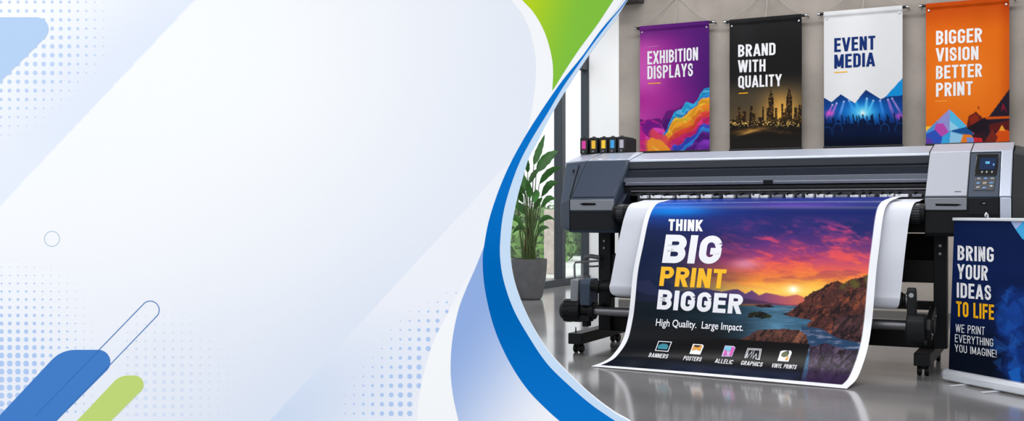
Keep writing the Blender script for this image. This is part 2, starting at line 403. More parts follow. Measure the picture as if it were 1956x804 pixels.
def paint_band(name, a, b, k, fn, layer):
    a, b = np.array(cpts(a, 140)), np.array(cpts(b, 140)); s = np.linspace(0, 1, k)[None, :, None]
    Q = a[:, None, :]*(1-s)+b[:, None, :]*s
    Pn = np.array(CAM+Fv*(DB-layer))+np.array(Rv)*((Q[..., 0]-CX)*sc_)[..., None]+np.array(Zv)*((CY-Q[..., 1])*sc_)[..., None]
    return grid_print(name, Pn, lin(fn(Q[..., 0], Q[..., 1])), M_ink, bt)
WA = [(900, -95), (976, 0), (998.5, 29.6), (1014, 66), (1022, 104.5), (1023.6, 139), (1020, 181), (1014, 219.4), (1004, 262), (985, 300)]
WB = [(1245, -95), (1190, 0), (1165, 34), (1138, 72), (1113, 106), (1078, 149), (1052, 185), (1026, 224), (1006, 256), (985, 300)]
band('white_sweep', WA, WB, flatmat('board_pure_white', (252, 253, 255)), .0012)
FA = [(924, 472), (908, 512), (890, 553), (874, 598.5), (863.6, 653), (860.8, 707), (865, 752.5), (876, 804), (884, 828)]
FB = [(925, 474), (922, 503), (926, 550), (938, 606), (954, 652), (978, 700), (1007, 743), (1069, 804), (1100, 828)]
SA = [(975, 312), (935, 420), (893, 523), (858, 593), (828, 653), (808.5, 717), (798.5, 772), (797, 804), (797, 828)]
SB = [(978, 312), (940, 420), (925, 474), (890, 553), (874, 598.5), (862, 700), (865, 752.5), (876, 804), (884, 828)]
paint_band('white_sweep', SA, SB, 8, lambda U, V: mixc(np.zeros(U.shape+(3,))+np.array([243, 246, 254.]), (253, 254, 255), ss(480, 640, V)), .0012)
paint_band('periwinkle_fin', FA, [(p[0]+4, p[1]) for p in FB], 30, lambda U, V: mixc(np.zeros(U.shape+(3,))+np.array([150, 178, 229.]), (250, 251, 255), ss(90, 420, (U-862)*1.0+(V-480)*.72-20)), .0014)
GA = [(900, -95), (997, 0), (1023, 29.6), (1042, 66), (1053.6, 108), (1056.5, 139), (1055, 172)]
GB = [(1235, -95), (1172, 0), (1141, 47), (1106.5, 94), (1078.6, 136), (1062, 163), (1055.5, 173)]
paint_band('green_wedge', GA, GB, 40, lambda U, V: mixc(np.zeros(U.shape+(3,))+np.array([192, 217, 36.]), (133, 197, 66), ss(980, 1130, U+V*.3)), .0016)
paint_band('blue_band', BL_L, BL_R, 16, lambda U, V: mixc(np.zeros(U.shape+(3,))+np.array([14, 118, 206.]), (0, 102, 182), np.exp(-((V-560)/150)**2)), .0018)
def rounded(poly, rads, n=8):
    out = []
    for i, (p, r) in enumerate(zip(poly, rads)):
        a, b = np.array(poly[i-1], float), np.array(poly[(i+1) % len(poly)], float); p = np.array(p, float)
        if not r: out.append(tuple(p)); continue
        da, db = (a-p)/np.linalg.norm(a-p), (b-p)/np.linalg.norm(b-p)
        for k in range(n+1):
            t = k/n; q = (1-t)**2*(p+da*r)+2*t*(1-t)*p+t*t*(p+db*r); out.append(tuple(q))
    return out
def arcp(cx, cy, r): return [(cx+r*math.cos(math.radians(a)), cy+r*math.sin(math.radians(a))) for a in range(-81, 46, 9)]
shape('pale_blue_corner_bar', [(XL, 33), (70, 33)]+arcp(70, 56, 23)+[(XL, 226)], flatmat('board_soft_blue', (185, 211, 243)), .0012)
shape('blue_bar', rounded([(-33, 828), (117, 668), (160, 668)], [0, 28, 0])+[(188, 668)]+arcp(188, 691, 23)+[(84, 828)], flatmat('board_mid_blue', (70, 128, 202)), .0012)
shape('green_bar', rounded([(124, 828), (229, 717), (248, 717)], [0, 16, 0])+[(257, 717)]+arcp(257, 734.5, 17.5)+[(188, 828)], flatmat('board_lime', (196, 219, 122)), .0014)
def line(name, pts, wd, m, layer, closed=False):
    mb = MB()
    for q in ribbon(list(pts)+([pts[0]] if closed else []), wd): mb.add([board(x, y, layer) for x, y in q], [(0, 1, 2, 3)])
    return mb.build(name, m, bt)
cap = [(67, 794.6)]+[(287+17.2*math.cos(math.radians(a)), 592+17.2*math.sin(math.radians(a))) for a in range(222, 405, 6)]+[(107, 804), (84, 828)]
line('capsule_outline', cap, 1.5, flatmat('board_line_blue', (62, 118, 190)), .0017)
line('ring_outline', [(99.4+14.4*math.cos(a*math.pi/24), 456+14.4*math.sin(a*math.pi/24)) for a in range(49)], 1.3, flatmat('board_line_grey', (178, 204, 222)), .0012)
def dots(pred, x0, x1, y0, y1, px, py, c):
    c = lin(c); y = y0
    while y < y1:
        x = x0
        while x < x1:
            r = pred(x, y)
            if r > .5: MARKS.append(([board(x+r*math.cos(k*math.pi/6), y+r*1.05*math.sin(k*math.pi/6), .0010) for k in range(12)], c))
            x += px
        y += py
M_d1, M_d2, M_d3 = (196, 215, 246), (182, 207, 244), (219, 229, 247)
def cl(x): return max(0., min(1., x))
dots(lambda x, y: 4.3*cl((300-y)/150)*cl((232-x-max(0, y-100)*.75)/110)*(.55+.45*cl((y+20)/110)), 2, 225, 4, 296, 16.3, 16.9, M_d1)
dots(lambda x, y: 5.4*cl((y-470)/220)*cl((200-x)/150) if x < 200 else 0, 3, 200, 480, 800, 15.7, 15.3, M_d2)
dots(lambda x, y: 3.6*cl((y-560)/150)*cl((495-x)/160)*cl((x-215)/40), 226, 500, 573, 806, 17.4, 15.6, M_d3)
def sbx(y): return pl(y, [(p[1], p[0]) for p in SA])
dots(lambda x, y: 5*cl((x-pl(y, [(520, 880), (545, 840), (575, 790), (600, 750), (640, 712), (680, 688), (720, 652), (760, 632), (800, 622)]))/125)*cl((y-490)/120)*(1 if x < sbx(y)-3 else 0), 641, 905, 524, 806, 17.7, 17.7, M_d2)
grid_print('printed_field', G, board_paint(Ug, Vg), M_ink, bt, MARKS)
for k in (120, 620): MB().box(-.05, .05, 0, .45, 0, .02, Matrix.Translation(board(k, 829, -.05)) @ Matrix.Rotation(TH, 4, 'Z') ).build('support_foot', mat('board_foot_steel', (120, 124, 130), .4, metal=.8), bt)
#PART2
# ================================================================== HANGING BANNERS ON THE CONCRETE WALL
YB_ = YW-.09
M_cloth = printmat('banner_cloth_print', .6, .06)
M_rod = mat('banner_rod_black', (34, 33, 36), .35, metal=.4)
M_chrome = mat('chrome', (190, 192, 196), .2, metal=1)
M_cord = mat('hanging_cord_grey', (186, 182, 178), .7)
M_let = mat('lettering_white', (226, 226, 230), .5, spec=.1)
M_navy = mat('lettering_navy', (12, 42, 104), .5, spec=.08)
M_yel = mat('lettering_yellow', (240, 174, 12), .5, spec=.1)
def wave(s, t, ph):   # soft folds of the hanging cloth
    return .006*np.sin(s*9+ph+t*2.2)*(.3+t)+.004*np.sin(s*21+ph*2)*np.exp(-t*5)
def banner(label, uL, uR, vTL, vTR, z0, paint, lines, ph, rules=(), n=(150, 230)):
    a, b = atY(uL, vTL, YB_), atY(uR, vTR, YB_); z1 = (a.z+b.z)/2; x0, x1 = a.x, b.x
    t = thing('hanging_banner', label, 'banner', ((x0+x1)/2, YB_, z0), 'banners hanging on the concrete wall')
    s, q = np.meshgrid(np.linspace(0, 1, n[0]), np.linspace(0, 1, n[1]))
    zt = z1+.027
    P = np.stack([x0+(x1-x0)*s, YB_-wave(s, q, ph)*ss(0, .06, q)-.0165*ss(.05, .025, q)*np.sqrt(np.clip(1-((q-.015)/.05)**2, 0, 1)), zt+(z0-zt)*q], -1)
    U, V = art_xy(np.stack([P[..., 0], np.full(s.shape, YB_), P[..., 2]], -1))
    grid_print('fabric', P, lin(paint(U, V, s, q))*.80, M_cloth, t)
    def to3d(u, v):
        p = atY(u, v, YB_); ss_ = (p.x-x0)/(x1-x0); qq = (z1+.027-p.z)/(z1+.027-z0)
        return Vector((p.x, YB_-float(wave(np.float64(ss_), np.float64(qq), ph))-.0022, p.z))
    for (txt, bl, br, tl, m, w_, t_) in lines: lettering('lettering', txt, bl, br, tl, to3d, m, t, w_, t_)
    for (pa, pb, wd, m) in rules: flat('rule_line', ribbon([pa, pb], wd), to3d, m, t)
    r = MB().tube((x0-.035, YB_, z1+.012), (x1+.035, YB_, z1+.012), .013).build('top_rod', M_rod, t, smooth=50)
    for x, d in ((x0-.045, -1), (x1+.045, 1)):
        MB().tube((x-.014, YB_, z1+.012), (x+.012, YB_, z1+.012), .016).build('rod_cap', M_chrome, r, bev=.003)
        MB().tube((x-d*.002, YB_, z1+.012), (x-d*.002, YW, z1+.012), .006).build('wall_bracket', M_rod, r, smooth=50)
    MB().tube((x0-.004, YB_, z0-.008), (x1+.004, YB_, z0-.008), .011).build('bottom_rod', M_rod, t, smooth=50)
    for x in (x0+.025, x1-.025): MB().tube((x, YB_-.012, z1-.035), (x, YB_+.004, z1-.035), .009, 14).build('eyelet', M_chrome, t, smooth=50)
    xm = (x0+x1)/2
    c = MB(); c.path([(x0-.02, YB_, z1+.02), (x0+.12, YB_+.03, z1+.1), (xm-.06, YW-.012, z1+.26), (xm, YW-.012, z1+.31)], .0032, 6)
    c.path([(x1+.02, YB_, z1+.02), (x1-.12, YB_+.03, z1+.1), (xm+.06, YW-.012, z1+.26), (xm, YW-.012, z1+.31)], .0032, 6)
    c.path([(xm, YB_, z1+.02), (xm+.003, YW-.03, z1+.15), (xm, YW-.012, z1+.33)], .003, 6)
    c.build('hanging_cord', M_cord, t, smooth=60)
    MB().tube((xm, YW-.03, z1+.32), (xm, YW, z1+.32), .012).build('wall_hook', M_chrome, t, smooth=50)
    return t
z_bot = atY(1464, 283, YB_).z
def full(U, c): return np.zeros(U.shape+(3,))+np.array(c, float)
def paint_purple(U, V, s, q):
    A = ramp(np.clip(s*1.0-.1*(1-q), 0, 1), [(0, (196, 74, 172)), (.35, (150, 44, 148)), (.7, (96, 30, 124)), (1, (70, 26, 110))])
    A = mixc(A, (216, 96, 196), np.exp(-((s-.06)/.25)**2-((q-.42)/.22)**2)*.8)
    A = mixc(A, (84, 30, 116), ss(.2, 0, q)*.8); A = mixc(A, (176, 40, 150), np.exp(-((q-.6)/.12)**2)*(1-s)*.8)
    pk = 222-20*np.abs(vn(U/17, V*0+1, 3)-.2)*1.6+10*(1-s)-8*ss(.3, .6, s)
    A = mixc(A, (104, 30, 120), ss(0, 2.5, V-pk)); A = mixc(A, (80, 24, 112), ss(0, 2, V-pk-12-6*vn(U/9, V/30, 5)))
    lump = 233+14*vn(U/19, V*0, 9)-9*np.exp(-((U-1246)/18)**2)+ss(1262, 1300, U)*60
    A = mixc(A, (196, 36, 146), ss(0, 1.5, V-lump)); A = mixc(A, (232, 80, 190), ss(.6, .8, vn((U+V)/15, (V-U*.4)/9, 11))*ss(0, 2, V-lump)*.8)
    A = mixc(A, (118, 26, 136), ss(.55, .7, vn((U-V)/14, V/10, 12))*ss(0, 4, V-lump))
    w1 = 5*np.sin(U/9.0)+3*np.sin(U/4.3+1)+16*(fbm(U/13, V/17, 71)-.5); U0, V0 = U, V; U = U+12*(fbm(U/20, V/20, 73)-.5); V = V+9*(fbm(U/15+V/30, V/12, 75)-.5)
    def line_(pts): return pl(U, pts)
    fl = [([(1222, 300), (1262, 262), (1275, 240), (1292, 210), (1312, 196), (1330, 190), (1356, 160)], (34, 150, 214), .5),
          ([(1222, 320), (1266, 262), (1284, 230), (1310, 212), (1332, 196), (1356, 172)], (40, 110, 200), .5),
          ([(1222, 330), (1270, 258), (1290, 226), (1312, 216), (1336, 196), (1356, 180)], (250, 172, 44), .55),
          ([(1222, 340), (1272, 270), (1292, 244), (1320, 224), (1356, 194)], (244, 138, 40), .6),
          ([(1222, 350), (1276, 268), (1296, 252), (1330, 226), (1356, 206)], (232, 70, 60), .6),
          ([(1222, 352), (1282, 272), (1306, 256), (1356, 220)], (206, 40, 110), .5),
          ([(1240, 360), (1288, 280), (1312, 262), (1356, 232)], (58, 70, 190), .6),
          ([(1250, 360), (1296, 284), (1320, 266), (1356, 240)], (44, 130, 222), .8),
          ([(1260, 360), (1304, 286), (1330, 264), (1356, 248)], (84, 30, 130), .6),
          ([(1270, 360), (1320, 288), (1356, 262)], (110, 40, 160), .5)]
    for i, (p, c, k) in enumerate(fl):
        dd = V-line_(p)-w1*k; A = mixc(A, c, ss(0, 1.2, dd)); A = mixc(A, np.minimum(np.array(c)*1.25+24, 255), ss(.5, .72, vn((U-V)/13+i, (V+U*.5)/8, 80+i))*ss(0, 2, dd)*.55)
        A = mixc(A, np.array(c)*.62, np.exp(-(dd-9-3*np.sin(U/6+i))**2/14)*.35)
    A = mixc(A, (120, 200, 240), ss(.72, .8, vn(U/10+V/25, V/6, 21))*ss(1270, 1300, U)*ss(0, 2, line_(fl[2][0])-V)*ss(0, 2, V-line_(fl[0][0]))*.7)
    U, V = U0+7*(fbm(U0/14, V0/14, 91)-.5), V0+8*(fbm(U0/12, V0/16, 93)-.5)
    bl = 270-8*np.sin(U/13.)+10*np.abs(vn(U/10, V*0, 31)-.5)+ss(1272, 1300, U)*40
    A = mixc(A, (232, 70, 90), ss(0, 1.5, V-bl+16)*ss(1236, 1246, U+V*.0)*ss(1292, 1268, U)*.9); A = mixc(A, (246, 152, 48), ss(0, 1.5, V-bl)*ss(1226, 1240, U)); A = mixc(A, (255, 206, 90), ss(.6, .75, vn((U-V)/11, V/15, 33))*ss(0, 3, V-bl)*.8)
    A = mixc(A, (214, 50, 120), ss(0, 2, V-262-10*np.sin(U/8))*ss(1240, 1226, U)*.8)
    return A
def buildings(U, spec):
    top = np.full(U.shape, 999.)
    for x0, x1, y in spec: top = np.where((U >= x0) & (U < x1), np.minimum(top, y), top)
    return top
rb = random.Random(5); SKY = []
x = 1392
while x < 1534:
    wd = rb.uniform(3, 8); SKY.append((x, x+wd, rb.uniform(212, 234)-(6 if x > 1470 else 0))); x += wd*rb.uniform(.8, 1.0)
SKY += [(1409, 1414, 205), (1433, 1438, 202), (1456, 1460, 203), (1464, 1468, 206), (1468, 1478, 186), (1470, 1476, 178), (1472, 1474, 168), (1472.6, 1473.4, 160), (1492, 1496, 198), (1502, 1513, 184), (1503.5, 1511.5, 176), (1505, 1510, 170), (1506, 1507, 164), (1508.5, 1509.3, 164), (1525, 1532, 200), (1517, 1522, 205), (1480, 1485, 206)]
def paint_black(U, V, s, q):
    A = full(U, (27, 27, 28)); A = mixc(A, (50, 49, 51), ss(.3, 0, q)*.35+.3*np.exp(-((s-.2)/.2)**2)*ss(.7, .3, q))
    A = mixc(A, (96, 82, 62), ss(.42, .62, q)*.7); A = mixc(A, (214, 160, 78), np.exp(-((U-1494)/34)**2-((V-204)/28)**2)*.95); A = mixc(A, (250, 190, 84), np.exp(-((U-1490)/36)**2-((V-224)/18)**2)*.95)
    A = mixc(A, (120, 92, 52), np.exp(-((U-1420)/30)**2-((V-222)/14)**2)*.5)
    m = ss(-.5, .8, V-buildings(U, SKY))
    wl = (hsh(np.floor(U/1.7), np.floor(V/2.2), 5) > .83)*1.
    A = mixc(A, (40, 30, 22), m*.96); A = mixc(A, (206, 146, 60), m*wl*.55*ss(262, 205, V))
    gr = ss(232, 241, V); A = mixc(A, (30, 26, 24), gr)
    sp = ((hsh(np.floor(U/1.8), np.floor(V/1.6), 8) > .8)*1.)*np.exp(-((V-236)/6)**2); A = mixc(A, (255, 206, 110), sp*.9)
    A = mixc(A, (196, 136, 60), np.exp(-((V-246+(U-1460)*.12)/4.5)**2)*np.exp(-((U-1435)/30)**2)*(.4+.6*vn(U/9, V/1.5, 4)))
    A = mixc(A, (235, 178, 90), np.exp(-((V-254+(U-1425)*.28)/2.2)**2)*np.exp(-((U-1428)/17)**2)*(.5+.5*vn(U/4, V, 6)))
    A = mixc(A, (150, 106, 56), np.exp(-((V-250-(U-1470)*.1)/3)**2)*np.exp(-((U-1490)/26)**2)*vn(U/5, V/2, 16)*.6)
    return mixc(A, (34, 32, 31), ss(252, 272, V))
HD = [(rb.uniform(1572, 1726), rb.uniform(232, 250), rb.uniform(2.2, 4)) for _ in range(46)]+[(1648, 236, 8.5), (1600, 246, 8), (1690, 247, 8), (1720, 247, 9), (1580, 254, 9)]
ARM = [(rb.uniform(1574, 1724), rb.uniform(216, 232)) for _ in range(26)]+[(1648, 219), (1679, 217), (1694, 219), (1621, 222)]
def paint_white(U, V, s, q):
    A = full(U, (226, 227, 231)); A = mixc(A, (240, 240, 242), np.exp(-((s-.35)/.3)**2)*.8)
    A = np.where((V > pl(U, [(1686, 190), (1724, 149)]))[..., None] & (U > 1681)[..., None], np.array([16, 142, 214.]), A)
    top = pl(U, [(1573, 186), (1588, 195), (1606, 180), (1633, 197), (1654, 171.5), (1682, 189), (1692, 185), (1724, 182)])
    B = ramp(np.clip((V-170)/110, 0, 1), [(0, (14, 40, 96)), (.35, (10, 60, 140)), (.6, (6, 34, 90)), (1, (2, 8, 26))])
    B = mixc(B, (14, 124, 222), np.exp(-((U-1648)/50)**2-((V-212)/24)**2)); B = mixc(B, (110, 220, 250), np.exp(-((U-1648)/22)**2-((V-214)/12)**2)); B = mixc(B, (235, 252, 255), np.exp(-((U-1648)/7)**2-((V-216)/5)**2))
    for (x0, y0, dx, c, k) in [(1598, 197, -14, (200, 130, 230), 2), (1590, 200, -16, (230, 110, 220), 1.6), (1612, 194, -10, (120, 170, 250), 2), (1634, 190, 10, (60, 190, 250), 2), (1622, 192, 16, (60, 170, 250), 2), (1668, 192, -14, (90, 210, 255), 2), (1656, 188, -4, (120, 220, 255), 2), (1696, 190, 12, (190, 120, 220), 2.4), (1704, 188, 20, (210, 150, 230), 1.6), (1681, 192, 8, (70, 150, 240), 2)]:
        tt = (V-y0)/34; B = mixc(B, c, np.exp(-((U-x0-dx*tt)/(k+1.6*np.abs(tt)))**2)*ss(-.02, .05, tt)*ss(1.1, .4, tt)*.8)
        B = mixc(B, (235, 235, 255), np.exp(-((U-x0)**2+(V-y0)**2)/2.6))
    B = mixc(B, (236, 90, 210), np.exp(-((U-1584)/8)**2-((V-216)/5)**2)*.9); B = mixc(B, (220, 90, 220), np.exp(-((U-1718)/9)**2-((V-222)/6)**2)*.8)
    cr = 234+6*vn(U/4, V*0, 44)+ss(30, 80, np.abs(U-1648))*0; m = ss(0, 1.2, V-cr)
    for (hx_, hy, r) in HD: m = np.maximum(m, ss(1, .8, np.hypot((U-hx_)/r, (V-hy)/(r*1.25))))
    for (hx_, hy) in ARM: m = np.maximum(m, ss(1.5, .8, np.abs(U-hx_-(V-hy)*.12))*ss(-1, 0, V-hy)*(V < 245))
    rim = np.zeros(U.shape)
    for (hx_, hy, r) in HD[-5:]: rim = np.maximum(rim, np.exp(-((np.hypot((U-hx_)/r, (V-hy)/(r*1.25))-1.05)/.07)**2)*(V < hy+4))
    B = mixc(B, (6, 22, 56), m*.95); B = mixc(B, (30, 110, 200), rim*.55)
    B = mixc(B, (4, 12, 32), ss(254, 272, V)*.8)
    return np.where((V > top)[..., None], B, A)
def paint_orange(U, V, s, q):
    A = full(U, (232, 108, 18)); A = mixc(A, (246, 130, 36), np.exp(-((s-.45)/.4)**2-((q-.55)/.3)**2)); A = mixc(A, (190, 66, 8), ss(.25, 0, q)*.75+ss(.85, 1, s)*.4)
    def P(poly, c):
        nonlocal A
        A = np.where(inside(U, V, poly)[..., None], np.array(c, float), A)
    P([(1768, 242), (1784, 240), (1768, 256)], (255, 196, 60)); P([(1768, 255), (1790, 246), (1768, 300)], (44, 80, 178))
    P([(1768, 252), (1814, 208.5), (1860, 256), (1890, 290), (1860, 300), (1768, 300)], (74, 150, 214))
    P([(1814, 208.5), (1790, 232), (1800, 250), (1814, 252)], (150, 150, 214)); P([(1814, 208.5), (1814, 250), (1838, 250), (1846, 240)], (86, 190, 238)); P([(1814, 230), (1838, 250), (1814, 252)], (150, 214, 244)); P([(1846, 242), (1862, 258), (1838, 256), (1814, 250)], (30, 84, 150))
    P([(1788, 236), (1802, 236), (1812, 252), (1798, 262), (1784, 250)], (186, 76, 178)); P([(1768, 256), (1786, 248), (1800, 262), (1792, 300), (1768, 300)], (50, 84, 190)); P([(1768, 262), (1782, 268), (1776, 300), (1768, 300)], (96, 60, 170))
    P([(1800, 262), (1816, 252), (1812, 274), (1796, 300)], (60, 170, 230)); P([(1816, 252), (1840, 258), (1826, 300), (1810, 300)], (150, 206, 240)); P([(1840, 256), (1862, 258), (1840, 282), (1828, 292)], (236, 130, 40)); P([(1846, 262), (1864, 262), (1880, 290), (1850, 290)], (120, 150, 216))
    P([(1846, 242), (1850, 222), (1864, 213), (1876, 224), (1880, 238), (1862, 246)], (108, 34, 26)); P([(1850, 226), (1864, 216), (1870, 230), (1856, 240)], (140, 44, 26)); P([(1866, 206), (1870, 202), (1872, 210)], (170, 66, 20))
    P([(1860, 262), (1928, 170), (1928, 300), (1880, 300)], (40, 30, 44)); P([(1846, 244), (1880, 224), (1896, 236), (1880, 262), (1862, 256)], (34, 24, 34)); P([(1880, 224), (1928, 222), (1928, 226), (1884, 228)], (206, 84, 20))
    P([(1890, 238), (1928, 230), (1928, 252), (1890, 250)], (96, 28, 30)); P([(1896, 262), (1912, 244), (1928, 250), (1928, 300), (1884, 300)], (220, 82, 20)); P([(1908, 250), (1914, 238), (1920, 250)], (250, 166, 50)); P([(1876, 278), (1896, 246), (1906, 262), (1888, 300)], (120, 40, 30)); P([(1856, 258), (1884, 250), (1880, 276), (1866, 276)], (52, 26, 36))
    P([(1912, 214), (1916, 197), (1924, 216), (1917, 206)], (150, 24, 50)); P([(1860, 262), (1876, 264), (1878, 282), (1860, 300)], (206, 40, 50))
    return A
Wt = (.46, .155)
banner('purple banner reading EXHIBITION DISPLAYS with colourful flowing waves', 1222.6, 1355, 56, 44.5, z_bot, paint_purple,
       [('EXHIBITION', (1237, 123.5), (1333.5, 115), (1237, 98.5), M_let, .44, .15), ('DISPLAYS', (1237, 151.5), (1324, 145.5), (1237, 126.5), M_let, .44, .15)], .3,
       rules=[((1237, 90), (1258, 88), .8, mat('rule_pink', (206, 130, 196), .5)), ((1238, 160), (1262, 158.4), 1.6, M_yel)])
banner('black banner reading BRAND WITH QUALITY over a golden city skyline', 1393.7, 1531.5, 44.3, 31.6, z_bot, paint_black,
       [('BRAND', (1410, 109), (1481.5, 105), (1410, 85.5), M_let, .46, .16), ('WITH', (1410, 138.5), (1462.5, 136.5), (1410, 115), M_let, .46, .16), ('QUALITY', (1410, 168), (1493, 164.5), (1410, 145), M_let, .46, .16)], 1.7,
       rules=[((1411, 178.4), (1428.5, 177.3), 1.7, M_yel)])
banner('white banner reading EVENT MEDIA over a blue concert crowd', 1573.7, 1724, 28.9, 16.2, z_bot, paint_white,
       [('EVENT', (1593.5, 99.5), (1672, 94.5), (1593.5, 73), M_navy, .46, .17), ('MEDIA', (1593.5, 131), (1671, 126.5), (1593.5, 104.5), M_navy, .46, .17)], 2.9,
       rules=[((1593.5, 138.3), (1619, 137), 1.9, M_yel)])
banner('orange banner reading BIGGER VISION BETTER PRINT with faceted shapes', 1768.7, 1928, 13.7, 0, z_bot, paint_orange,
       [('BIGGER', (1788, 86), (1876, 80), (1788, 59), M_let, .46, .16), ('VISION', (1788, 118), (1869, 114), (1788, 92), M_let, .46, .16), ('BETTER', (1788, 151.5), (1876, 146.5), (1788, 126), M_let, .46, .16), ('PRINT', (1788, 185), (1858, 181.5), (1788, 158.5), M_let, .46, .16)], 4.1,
       rules=[((1787, 193.5), (1809, 193), 1.2, mat('rule_amber', (244, 160, 40), .5))])

# ================================================================== LARGE FORMAT PRINTER
M_body = mat('printer_dark_grey', (54, 64, 79), .42, spec=.16, bump=.02, bscale=900)
M_lower = mat('printer_charcoal', (24, 27, 31), .45, spec=.13)
M_black = mat('printer_black', (14, 15, 17), .4, spec=.15)
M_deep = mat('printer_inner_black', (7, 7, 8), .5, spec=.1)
M_silver = mat('printer_silver', (176, 183, 199), .34, metal=.5, spec=.4)
M_silver2 = mat('printer_silver_panel', (154, 157, 167), .5, metal=.1, spec=.2)
M_mid = mat('printer_mid_grey', (120, 124, 133), .4, metal=.35)
M_gloss = mat('smoked_cover', (30, 34, 43), .12, spec=.35, coat=.15)
M_steel = mat('brushed_steel', (150, 152, 158), .28, metal=1)
M_dsteel = mat('dark_steel_tube', (104, 104, 108), .3, metal=.9)
M_frm = mat('frame_black_paint', (20, 22, 25), .45, spec=.15)
YF, YS, YC, YBk = 6.75, 7.04, 7.33, 7.62
ZB, ZH0, ZH1, ZS, ZT = .845, 1.004, 1.075, 1.358, 1.424
n_s = Vector((0, -(ZS-ZH1), YS-YF)).normalized()
def onF(u, v): return atY(u, v, YF)
def onS(u, v): return atP(u, v, (0, YF, ZH1), n_s)
n_c = Vector((0, -(ZT-ZS), YC-YS)).normalized()
def onC(u, v): return atP(u, v, (0, YS, ZS), n_c)
XLo, XLi = -3.03, onF(1173, 420).x
XRi, XRo = onF(1766, 390).x, -.235
pr = thing('large_format_printer', 'grey and silver wide format printer on a black wheeled stand', 'printer', ((XLo+XRo)/2, 7.1, 0))
prof = [(YF+.02, ZB), (YF, ZB+.02), (YF, ZH1), (YS, ZS), (YC, ZT), (YBk, ZT), (YBk, ZB)]
profi = [(YF+.09, ZB+.03), (YF+.07, ZB+.05), (YF+.07, ZH1-.02), (YS+.03, ZS-.012), (YC+.02, ZT-.012), (YBk-.04, ZT-.012), (YBk-.04, ZB+.03)]
XLx = onF(1063, 400).x
lh = MB().prof(prof, XLo+.004, XLi).build('ink_housing', M_body, pr, bev=.008)
XTop = -3.205
oring = [(XTop if z > 1.2 else XLx, y, z) for y, z in profi]
ec = MB().loft([oring, [(XLo, y, z) for y, z in prof]]).build('end_cover', M_body, pr, bev=.008)
MB().prism([Vector(p)-Vector((0, 0, .01)) for p in (oring[3], (XLo, YS, ZS), (XLo, YC, ZT), oring[4])], (0, -.004, .016)).build('top_trim', M_silver, ec, bev=.003)
rh = MB().prof(prof, XRi, XRo).build('control_housing', M_lower, pr, bev=.008)
profr = [(y+.05, z) if z < 1.39 else (y+.02, z-.02) for y, z in prof]
MB().prof([(YF+.03, ZB), (YF+.01, ZB+.02), (YF+.01, ZH1), (YS+.01, ZS-.01), (YC+.03, ZT-.012), (YBk, ZT-.012), (YBk, ZB)], XRo+.004, XRo+.075, [(YF+.12, ZB+.03), (YF+.1, ZB+.05), (YF+.1, ZH1), (YS+.09, ZS-.03), (YC+.06, ZT-.03), (YBk-.04, ZT-.03), (YBk-.04, ZB+.03)]).build('side_cover', mat('printer_side_grey', (50, 51, 53), .5, spec=.15), pr, bev=.006)
def quad(name, x0, x1, which, a, b, m, parent, out=.006, bev=.003):
    """panel between profile heights a and b on one of the housing faces"""
    if which == 'F': pts = [(x0, YF, a), (x1, YF, a), (x1, YF, b), (x0, YF, b)]; n = Vector((0, -1, 0))
    else:
        p0, p1 = ((YF, ZH1), (YS, ZS)) if which == 'S' else ((YS, ZS), (YC, ZT)); n = -n_s if which == 'S' else -n_c
        if n.z < 0: n = -n
        g = lambda t: (p0[0]+(p1[0]-p0[0])*t, p0[1]+(p1[1]-p0[1])*t)
        pts = [(x0,)+g(a), (x1,)+g(a), (x1,)+g(b), (x0,)+g(b)]
    return MB().prism([Vector(p)-n*.01 for p in pts], n*(out+.01)).build(name, m, parent, bev=bev)
if n_s.y > 0: n_s = -n_s
if n_c.z < 0: n_c = -n_c
def quadS(name, px, fn, n, m, parent, out=.006, bev=.003, sink=.004):
    return MB().prism([fn(*p)-n*sink for p in px], n*(out+sink)).build(name, m, parent, bev=bev)
nF = Vector((0, -1, 0))
x_seam = onF(1089, 390).x
# ink side
quad('top_trim', XLo+.01, XLi, 'C', 0, 1, M_silver, lh, .005)
quad('ink_door', x_seam+.012, XLi-.006, 'S', .05, .97, mat('printer_slate_gloss', (54, 62, 77), .25, spec=.25), lh, .008)
hs = quad('drawer', x_seam+.004, XLi, 'F', ZH0-.004, ZH1, M_mid, lh, .012, .004)
quadS('grip_slot', [(1108, 389.3), (1116, 387.5), (1139, 388), (1139, 392), (1116, 392.5)], lambda u, v: onF(u, v), nF, M_deep, hs, .0135, 0)
quad('lower_panel', x_seam+.004, XLi-.004, 'F', ZB+.02, ZH0-.012, M_lower, lh, .006)
MB().box(x_seam-.002, x_seam+.002, YF-.003, YF+.01, ZB+.02, ZH1).build('seam', M_deep, lh)
quadS('release_tab', [(1094.5, 324), (1097.5, 324), (1096.5, 329), (1093.5, 329)], onS, n_s, M_deep, lh, .002, 0)
MB().prism([onS(1107, 315)-n_s*.003, onS(1105.4, 315)-n_s*.003, onF(1087.8, 378)-n_s*.003, onF(1089.3, 378)-n_s*.003], n_s*.005).build('seam', M_deep, lh)
